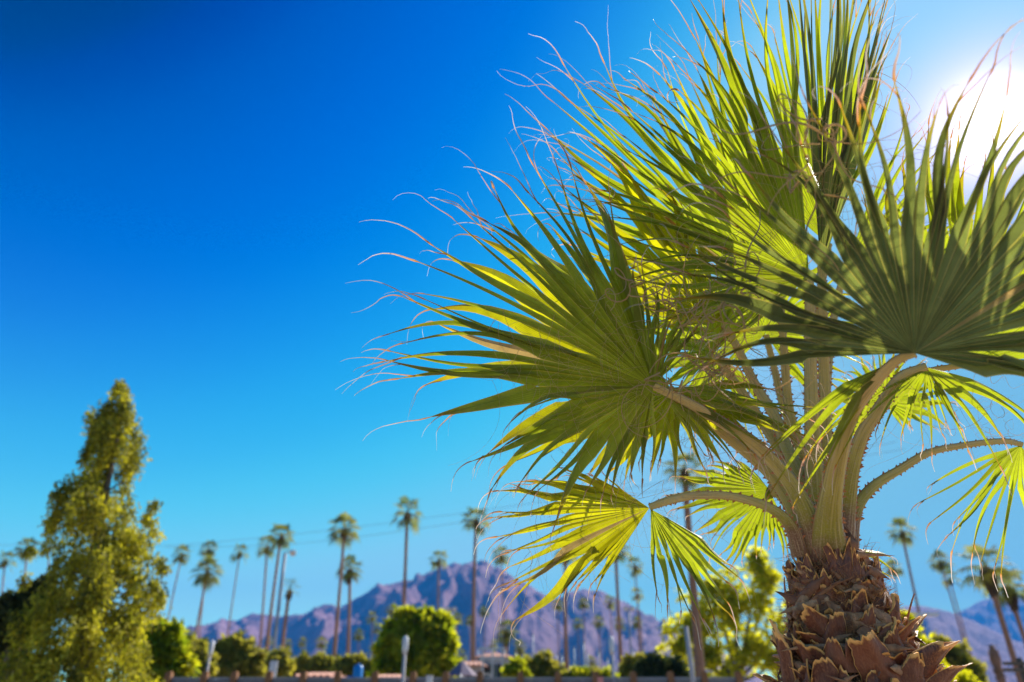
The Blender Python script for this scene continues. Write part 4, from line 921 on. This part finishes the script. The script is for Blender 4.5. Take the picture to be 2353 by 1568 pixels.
SMALL = [
 (431,1460,25,428,'small far palm above the olive tree by the leaning pair'),(577,1472,20,576,'leftmost tiny far palm before the low ridge'),(582,1496,18,580,'tiny palm just under the leftmost far palm'),
 (618,1472,20,616,'tiny far palm touching the left cluster trunk'),(662,1480,20,661,'tiny far palm behind the half-bare palm'),(663,1513,26,662,'bushy low far palm right of the half-bare palm trunk'),
 (695,1476,20,694,'tiny far palm between the half-bare palm and the purple gully'),(738,1477,26,738,'small bright far palm left of the thick-trunked one'),
 (824,1459,22,826,'lone small far palm on the blue shadow right of the thick trunk'),(855,1418,24,856,'higher of two far palms left of the round tree'),(867,1444,22,868,'lower of two far palms left of the round tree'),
 (899,1402,24,901,'far palm whose crown rests on the top left of the round tree'),(1050,1422,26,1052,'far palm at the right shoulder of the round tree'),(1080,1426,22,1082,'far palm tight left of the dark summit trunk'),
 (1112,1406,22,1114,'far palm right of the dark summit trunk'),(1134,1482,22,1136,'far palm above the pale house roof'),(1062,1507,24,1063,'low far palm above the left end of the pale house'),
 (1164,1450,50,1166,'stout shaggy palm in front of the pale house'),(1194,1488,30,1196,'small shaggy palm right of the pale house'),
 (1281,1390,26,1286,'first in the row of far palms under the yellow fan'),(1341,1387,26,1346,'second in the upper row of far palms under the yellow fan'),(1401,1383,28,1408,'third in the upper row of far palms, left of a dark trunk'),
 (1328,1434,24,1333,'lower far palm left of the middle of the right peak'),(1375,1429,28,1380,'lower far palm at the middle of the right peak'),(1423,1434,26,1428,'lower far palm touching the dark trunk'),
 (1464,1431,24,1470,'lower far palm near the right foot of the peak'),(1359,1520,24,1360,'short bushy far palm among the low bushes'),
 (2045,1388,26,2062,'small far palm peeping out right of the big trunk'),
]
for px, py, w, bx, lab in SMALL:
    tall_palm(px, py, w*1.08, bx, lab, 'small far fan palms before the mountains', tr=0.15 if w < 40 else 0.3, skirt='long' if w >= 30 else None, dia=3.3 if w < 40 else 4.0)
# palm trunks without leaves at lower right
def bare_trunk(px, py, w, bx, label):
    t = 0.8*F/w; top = at(px, py, t); Y = top.y; b = atY(bx, 1568, Y); sl_ = top - b; foot = b + sl_*((0-b.z)/sl_.z); foot.z = 0
    e = empty('palm_stump', foot, label, 'palm trunk', 'leafless palm trunks'); g = random.Random(int(px))
    mb = MB(); pts = [foot.lerp(top, k/10) for k in range(11)]; mb.tube(pts, [0.30*(0.8+0.1*g.random()) if k < 8 else (0.36, 0.28, 0.1)[k-8] for k in range(11)], 12); mb.build('trunk', M_PTRUNK, e)
    b2 = MB()
    for k in range(90):
        a = g.uniform(0, 6.28); z = g.random(); p = foot.lerp(top, 0.5+0.5*z) + Vector((math.cos(a)*0.28, math.sin(a)*0.28, 0)); ee = p + Vector((math.cos(a)*0.16, math.sin(a)*0.16, 0.16)); tt = Vector((-math.sin(a), math.cos(a), 0))*0.05
        b2.poly([p-tt, p+tt, ee+tt*.5, ee-tt*.5])
    tag(b2.build('husks', M_SKIRT, e, smooth=False), kind='stuff')
bare_trunk(2278,1482,26,2302,'leafless shaggy palm trunk between the close pair and the big shaggy palm')
bare_trunk(2246,1548,20,2252,'lower leafless palm trunk at the bottom right')

# ------------------------------------------------------------------ street furniture and buildings
def pole(name, x, ytop, Y, r_, m_, label, cat, group=None, head=None, xb=None):
    top = atY(x, ytop, Y); foot = Vector((top.x, Y, 0))
    if xb is not None: foot.x = atY(xb, 1568, Y).x
    e = empty(name, foot, label, cat, group)
    b = MB(); b.tube([foot, foot.lerp(top, 0.5), top], [r_*1.15, r_, r_*0.9], 10); b.build('pole', m_, e)
    b = MB(); b.tube([foot, foot + Vector((0,0,0.3))], [r_*2.2, r_*2.0], 10); b.build('base', m_, e)
    if head == 'lamp':
        b = MB(); b.tube([top + Vector((0,0,-0.05)), top + Vector((0,0,0.1)), top + Vector((0,0,0.42)), top + Vector((0,0,0.5))], [r_*1.1, r_*1.55, r_*1.6, r_*0.5], 12); b.build('lamp_head', M_WHITE, e)
    elif head == 'flood':
        for dx in (-0.5, 0.5):
            c = top + Vector((dx, 0, 0)); b = MB(); b.tube([c + Vector((0, 0.2, 0.1)), c + Vector((0, -0.25, -0.1))], [0.2, 0.38], 14); b.build('floodlight', M_WHITE, e)
        b = MB(); b.box(top - Vector((0.7, 0.05, 0.05)), top + Vector((0.7, 0.05, 0.05))); b.build('crossbar', m_, e)
    elif head == 'disc':
        b = MB(); b.tube([top, top + Vector((0.3, -0.1, 0.12)), top + Vector((0.75, -0.25, 0.1))], [0.05, 0.05, 0.05], 8); b.build('arm', m_, e)
        c = top + Vector((0.9, -0.3, 0.05)); b = MB(); b.tube([c + Vector((0,0.15,0.18)), c, c + Vector((0,-0.15,-0.1))], [0.08, 0.30, 0.34], 14); b.build('lamp_head', M_WHITE, e)
    return e
pole('lamp_post', 482, 1506, 27, 0.055, M_LILAC, 'short white lamp post before the olive trees on the left', 'lamp post', 'white lamp posts', 'lamp')
pole('lamp_post', 930, 1500, 24, 0.06, M_LILAC, 'white lamp post at the foot of the large round tree', 'lamp post', 'white lamp posts', 'lamp')
pole('lamp_post', 1406, 1500, 25, 0.055, M_LILAC, 'slim white lamp post left of the dark palm trunk', 'lamp post', 'white lamp posts', 'lamp')
pole('light_mast', 655, 1272, 70, 0.17, M_GREY, 'tall pale light mast among the palm cluster with a bright lamp head', 'light mast', None, 'disc', xb=622)
pole('light_mast', 1037, 1399, 110, 0.14, M_GREY, 'far light mast with twin lamps right of the round tree', 'light mast', None, 'flood', xb=1040)
pole('light_mast', 1445, 1398, 110, 0.14, M_GREY, 'far light mast with twin lamps beside the twin slim palms', 'light mast', None, 'flood', xb=1450)
pole('sign_post', 630, 1519, 33, 0.06, M_GREY, 'narrow white upright panel on a grey post below the palm cluster', 'sign')
b = MB(); c = atY(630, 1519, 32.8); b.box(c + Vector((-0.16, -0.03, -0.95)), c + Vector((0.16, 0.03, 0.0))); o = b.build('panel', M_WHITE, bpy.data.objects['sign_post'], smooth=False)
pole('utility_pole', 1576, 1440, 20, 0.065, M_LILAC, 'pale grey-purple pole in front of the bright tree', 'pole', None, None, xb=1596)
NET = ((1099,1492,'above the left end of the gazebo'),(1118,1500,'between the gazebo and the white frame'),(1160,1494,'just right of the white frame'),(1186,1500,'over the round dark green bush'),(1225,1460,'the tallest of its row, before the rounded yellow-olive tree'),(1250,1495,'over the top of the rounded yellow-olive tree'),(1279,1505,'at the right edge of the rounded yellow-olive tree'),(1291,1508,'close left of the thick purple trunk'),(1319,1490,'close right of the thick purple trunk'),(1341,1478,'left one of a close pair over the low bushes'),(1350,1500,'right one of a close pair over the low bushes'),(1376,1500,'over the small pink board'),(1396,1515,'close left of the slim white lamp post'),(1454,1495,'between the dark palm trunk and the twin slim palms'))
for x, yt, lab in NET:
    top = atY(x, yt, 58); e = empty('net_pole', (top.x, 58, 0), 'thin pale pole ' + lab, 'pole', 'thin pale poles beyond the fence')
    b = MB(); b.tube([Vector((top.x, 58, 0)), top], [0.05, 0.045], 8); b.build('pole', M_WHITE, e)
    b = MB(); b.tube([top, top + Vector((0, 0, 0.12))], [0.08, 0.03], 8); b.build('cap', M_GREY, e)

# wooden posts with grey mesh fence
FY = 25.0; PX = (387, 470, 538, 618, 697, 776, 862, 949, 1024, 1103, 1196, 1282, 1368, 1455, 1541, 1618, 1697)
z_rail = atY(1100, 1557, FY).z
fe = empty('perimeter_fence', (atY(387, 1568, FY).x, FY, 0), 'long grey fence with brown wooden posts along the bottom of the picture', 'fence')
M_MESH = simple('fence_panel_grey', (0.24, 0.22, 0.24), (0.16, 0.15, 0.17), 6)
xs_ = [atY(x, 1568, FY).x for x in PX]
for x in xs_:
    b = MB(); zt = atY(1100, 1547, FY).z; b.box((x-0.10, FY-0.16, 0), (x+0.10, FY+0.04, zt)); b.box((x-0.07, FY-0.13, zt), (x+0.07, FY+0.01, zt+0.05)); b.build('post', M_WOODPOST, fe, smooth=False)
for a, c in zip(xs_[:-1], xs_[1:]):
    b = MB(); b.box((a+0.1, FY-0.03, 0.1), (c-0.1, FY, z_rail-0.06)); k = int((c-a)/0.12)
    for i in range(k): xx = a + 0.1 + (c-a-0.2)*(i+0.5)/k; b.box((xx-0.02, FY-0.06, 0.12), (xx+0.02, FY-0.03, z_rail-0.08))
    b.build('panel', M_MESH, fe, smooth=False)
b = MB(); b.box((xs_[0], FY-0.07, z_rail-0.055), (xs_[-1], FY+0.03, z_rail)); b.build('top_rail', M_GREY, fe, smooth=False)

def shed(x0, x1, yr, ye, Y, depth, label, roof_m, wall_m, tiles=True, cat='house', wins=(), name='house'):
    a = atY(x0, ye, Y); c = atY(x1, ye, Y); zr = atY((x0+x1)/2, yr, Y + depth/2).z; ze = a.z
    e = empty(name, ((a.x+c.x)/2, Y, 0), label, cat)
    b = MB(); b.box((a.x+0.3, Y+0.3, 0), (c.x-0.3, Y+depth-0.3, ze)); w_ = b.build('wall', wall_m, e, smooth=False)
    for k, wx in enumerate(wins):
        q = a.x + (c.x-a.x)*wx; b = MB(); b.box((q-0.5, Y+0.27, ze-1.5), (q+0.5, Y+0.31, ze-0.5)); wo_ = b.build('window', M_GLASS, e, smooth=False)
        b = MB()
        for lo, hi in (((q-0.58, Y+0.25, ze-0.5), (q+0.58, Y+0.30, ze-0.42)), ((q-0.58, Y+0.25, ze-1.58), (q+0.58, Y+0.30, ze-1.5)), ((q-0.58, Y+0.25, ze-1.5), (q-0.5, Y+0.30, ze-0.5)), ((q+0.5, Y+0.25, ze-1.5), (q+0.58, Y+0.30, ze-0.5))): b.box(lo, hi)
        b.build('frame', M_WHITE, wo_, smooth=False)
    b = MB(); n = max(6, int((c.x-a.x)/0.30)); ins = min((c.x-a.x)*0.18, depth*0.4)
    for i in range(n):
        u0 = i/n; u1 = (i+0.86)/n; xa, xb = a.x+(c.x-a.x)*u0, a.x+(c.x-a.x)*u1; ra = min(max(xa, a.x+ins), c.x-ins); rb = min(max(xb, a.x+ins), c.x-ins)
        for s, y_ in ((1, Y), (-1, Y+depth)):
            b.poly([(xa, y_, ze+0.06), ((xa+xb)/2, y_, ze+0.14), (xb, y_, ze+0.06), (rb+0.001, Y+depth/2, zr), (ra, Y+depth/2, zr)][::s])
    b.poly([(a.x-0.1, Y-0.1, ze), (c.x+0.1, Y-0.1, ze), (c.x-ins, Y+depth/2, zr-0.06), (a.x+ins, Y+depth/2, zr-0.06)]); b.poly([(a.x-0.1, Y+depth+.1, ze), (c.x+0.1, Y+depth+.1, ze), (c.x-ins, Y+depth/2, zr-0.06), (a.x+ins, Y+depth/2, zr-0.06)][::-1])
    b.poly([(a.x-0.1, Y-0.1, ze), (a.x+ins, Y+depth/2, zr-0.06), (a.x-0.1, Y+depth+.1, ze)]); b.poly([(c.x+0.1, Y-0.1, ze), (c.x+0.1, Y+depth+.1, ze), (c.x-ins, Y+depth/2, zr-0.06)])
    r_ = b.build('roof', roof_m, e, smooth=False); return e, r_
shed(670, 760, 1545, 1558, 34, 4.5, 'low house with a pink tiled roof left of the tall palm pair', M_TILE, M_LILAC)
shed(850, 918, 1550, 1562, 33, 4.0, 'low shed with a pale pink ribbed roof left of the white lamp post', M_TILE, M_LILAC)
e, _ = shed(1030, 1118, 1520, 1532, 52, 6, 'pale two-level house with pink roofs behind the fence', M_TILE, M_LILAC, wins=(0.15, 0.4, 0.65, 0.88))
a = atY(1098, 1510, 56); c = atY(1172, 1510, 56)
b = MB(); b.box((a.x, 56, 0), (c.x, 60, a.z)); b.build('upper_wall', M_LILAC, e, smooth=False)
zr = atY(1130, 1500, 58).z
b = MB(); b.poly([(a.x-.3, 55.7, a.z+.01), (c.x+.3, 55.7, a.z+.01), (c.x-1, 58, zr), (a.x+1, 58, zr)]); b.poly([(a.x-.3, 60.3, a.z+.01), (a.x+1, 58, zr), (c.x-1, 58, zr), (c.x+.3, 60.3, a.z+.01)]); b.poly([(a.x-.3, 55.7, a.z+.01), (a.x+1, 58, zr), (a.x-.3, 60.3, a.z+.01)]); b.poly([(c.x+.3, 55.7, a.z+.01), (c.x+.3, 60.3, a.z+.01), (c.x-1, 58, zr)])
b.build('upper_roof', M_TILE, e, smooth=False)
for q in (0.25, 0.6, 0.85):
    xx = a.x + (c.x-a.x)*q; b = MB(); b.box((xx-0.5, 55.96, a.z-1.6), (xx+0.5, 55.99, a.z-0.5)); b.build('window', M_GLASS, e, smooth=False)
# pergola frame above the house
pe = empty('pergola', (atY(1130, 1568, 50).x, 50, 0), 'tall white open frame standing at the right of the pale house', 'pergola')
xa, xb = atY(1108, 1568, 50).x, atY(1153, 1568, 50).x; zt = atY(1130, 1493, 50).z
for x in (xa, (xa+xb)/2, xb):
    b = MB(); b.box((x-0.06, 49.94, 0), (x+0.06, 50.06, zt)); b.build('post', M_WHITE, pe, smooth=False)
for z in (zt, zt-0.6):
    b = MB(); b.box((xa-0.2, 49.9, z), (xb+0.2, 50.1, z+0.13)); b.build('beam', M_WHITE, pe, smooth=False)
# canopy (pointed)
ce = empty('gazebo', (atY(1062, 1568, 40).x, 40, 0), 'grey-purple pointed gazebo roof in front of the pale house', 'gazebo')
c = atY(1062, 1517, 40); rr = 0.85*1.0; b = MB(); n = 8; ring = [Vector((c.x + rr*math.cos(2*math.pi*k/n), 40 + rr*math.sin(2*math.pi*k/n), c.z-0.75)) for k in range(n)]
for k in range(n): b.poly([ring[k], ring[(k+1) % n], c])
b.build('roof', M_PURPLE, ce, smooth=False)
for k in range(0, n, 2):
    b = MB(); p = ring[k]; b.tube([Vector((p.x, p.y, 0)), Vector((p.x, p.y, p.z+0.05))], [0.05, 0.05], 6); b.build('post', M_WHITE, ce)
# blue tank and barrels
te = empty('water_tank', (atY(824, 1568, 30).x, 30, 0), 'upright blue cylindrical tank left of the lamp post shed', 'tank')
c = atY(824, 1530, 30); b = MB(); b.tube([Vector((c.x, 30, 0)), Vector((c.x, 30, c.z-0.06)), Vector((c.x, 30, c.z)), Vector((c.x, 30, c.z+0.04))], [0.19, 0.19, 0.15, 0.03], 16); b.build('body', M_BLUE, te)
b = MB(); b.tube([Vector((c.x, 30, c.z+0.035)), Vector((c.x, 30, c.z+0.08))], [0.06, 0.05], 10); b.build('cap', M_BLUE, te)
for x, y, lab in ((786, 1557, 'low rounded blue drum left of the blue tank'), (806, 1554, 'middle low blue drum beside the blue tank')):
    c = atY(x, y, 30); e = empty('drum', (c.x, 30, 0), lab, 'drum', 'blue drums by the tank')
    b = MB(); b.tube([Vector((c.x, 30, 0)), Vector((c.x, 30, 0.9)), Vector((c.x, 30, c.z-0.08)), Vector((c.x, 30, c.z))], [0.19, 0.21, 0.20, 0.10], 14); b.build('body', M_BLUE, e)
    b = MB(); b.tube([Vector((c.x, 30, c.z-0.2)), Vector((c.x, 30, c.z-0.16))], [0.225, 0.225], 14); b.build('hoop', M_BLUE, e)
def canopy(x0, x1, yt, Y, m_, label):
    a = atY(x0, yt, Y); c = atY(x1, yt, Y); e = empty('canopy', ((a.x+c.x)/2, Y, 0), label, 'canopy')
    b = MB(); rows = [[Vector((a.x + (c.x-a.x)*i/8, Y + d, a.z - 0.45*abs(i/4-1)**2 - 0.25*abs(d-0.8))) for i in range(9)] for d in (0, 0.4, 0.8, 1.2, 1.6)]
    b.quad_grid(rows); b.build('roof', m_, e)
    for x in (a.x+0.05, c.x-0.05):
        b = MB(); b.tube([Vector((x, Y, 0)), Vector((x, Y, a.z-0.4))], [0.03, 0.03], 6); b.build('leg', M_WHITE, e)
canopy(440, 463, 1552, 28, M_TILE, 'small pale pink domed canopy left of the second fence post')
canopy(466, 492, 1556, 28, M_PALEBLUE, 'pale blue domed canopy at the foot of the left lamp post')
canopy(622, 664, 1560, 29, M_PALEBLUE, 'wide pale blue canopy below the palm cluster')
b = MB(); c = atY(987, 1555, 24); e = empty('junction_box', (c.x, 24, 0), 'white box on the fence at the foot of the round tree', 'box')
b.box((c.x-0.09, 23.9, c.z-0.55), (c.x+0.09, 24.05, c.z)); b.build('body', M_WHITE, e, smooth=False); b = MB(); b.box((c.x-0.11, 23.88, c.z), (c.x+0.11, 24.07, c.z+0.03)); b.build('lid', M_WHITE, e, smooth=False); b = MB(); b.tube([Vector((c.x, 24, 0)), Vector((c.x, 24, c.z-0.5))], [0.04, 0.04], 8); b.build('leg', M_GREY, e)
c = atY(1379, 1556, 24); e = empty('sign_board', (c.x, 24, 0), 'small pale pink board beside the slim white lamp post', 'sign')
b = MB(); b.box((c.x-0.09, 23.96, c.z-0.5), (c.x+0.09, 24.0, c.z)); b.build('board', M_PINK, e, smooth=False); b = MB(); b.tube([Vector((c.x, 24.03, 0)), Vector((c.x, 24.03, c.z-0.1))], [0.03, 0.03], 8); b.build('leg', M_GREY, e)
# lamp on the tall palm at right, utility pole crossarm
pole('street_lamp', 2114, 1416, 45, 0.09, M_GREY, 'street lamp with a flat head beside the tall lone palm at right', 'street lamp', None, None, xb=2130)
c = atY(2114, 1416, 45); b = MB(); b.box(c + Vector((-0.2, -0.2, 0)), c + Vector((1.1, 0.2, 0.18))); b.build('lamp_head', M_WHITE, bpy.data.objects['street_lamp'], smooth=False)
pole('utility_pole', 2341, 1512, 30, 0.12, M_BARK, 'wooden utility pole with crossarms in the lower right corner', 'pole')
up = bpy.data.objects['utility_pole.001'] if 'utility_pole.001' in bpy.data.objects else bpy.data.objects['utility_pole']
for yy in (1525, 1540):
    c = atY(2341, yy, 29.8); b = MB(); b.box(c + Vector((-0.6, -0.05, -0.06)), c + Vector((0.6, 0.05, 0.06))); b.build('crossarm', M_BARK, up, smooth=False)
# overhead cables
for k, (x0, y0, x1, y1, x2, y2, lab) in enumerate(((-60,1252,420,1252,1160,1166,'upper thin cable sagging across the sky behind the palms'),(380,1258,700,1248,1180,1182,'lower thin cable running close under the other across the sky'))):
    P = catmull([np.array(atY(x0, y0, 60)), np.array(atY(x1, y1, 58)), np.array(atY(x2, y2, 52)), np.array(atY(x2+900, y2-150, 45))], 40)
    b = MB(); b.tube([Vector(p) for p in P], [0.014]*40, 5); tag(b.build('overhead_cable', M_GREY), lab, 'cable', 'overhead cables')
print('segments', seg_count[0])
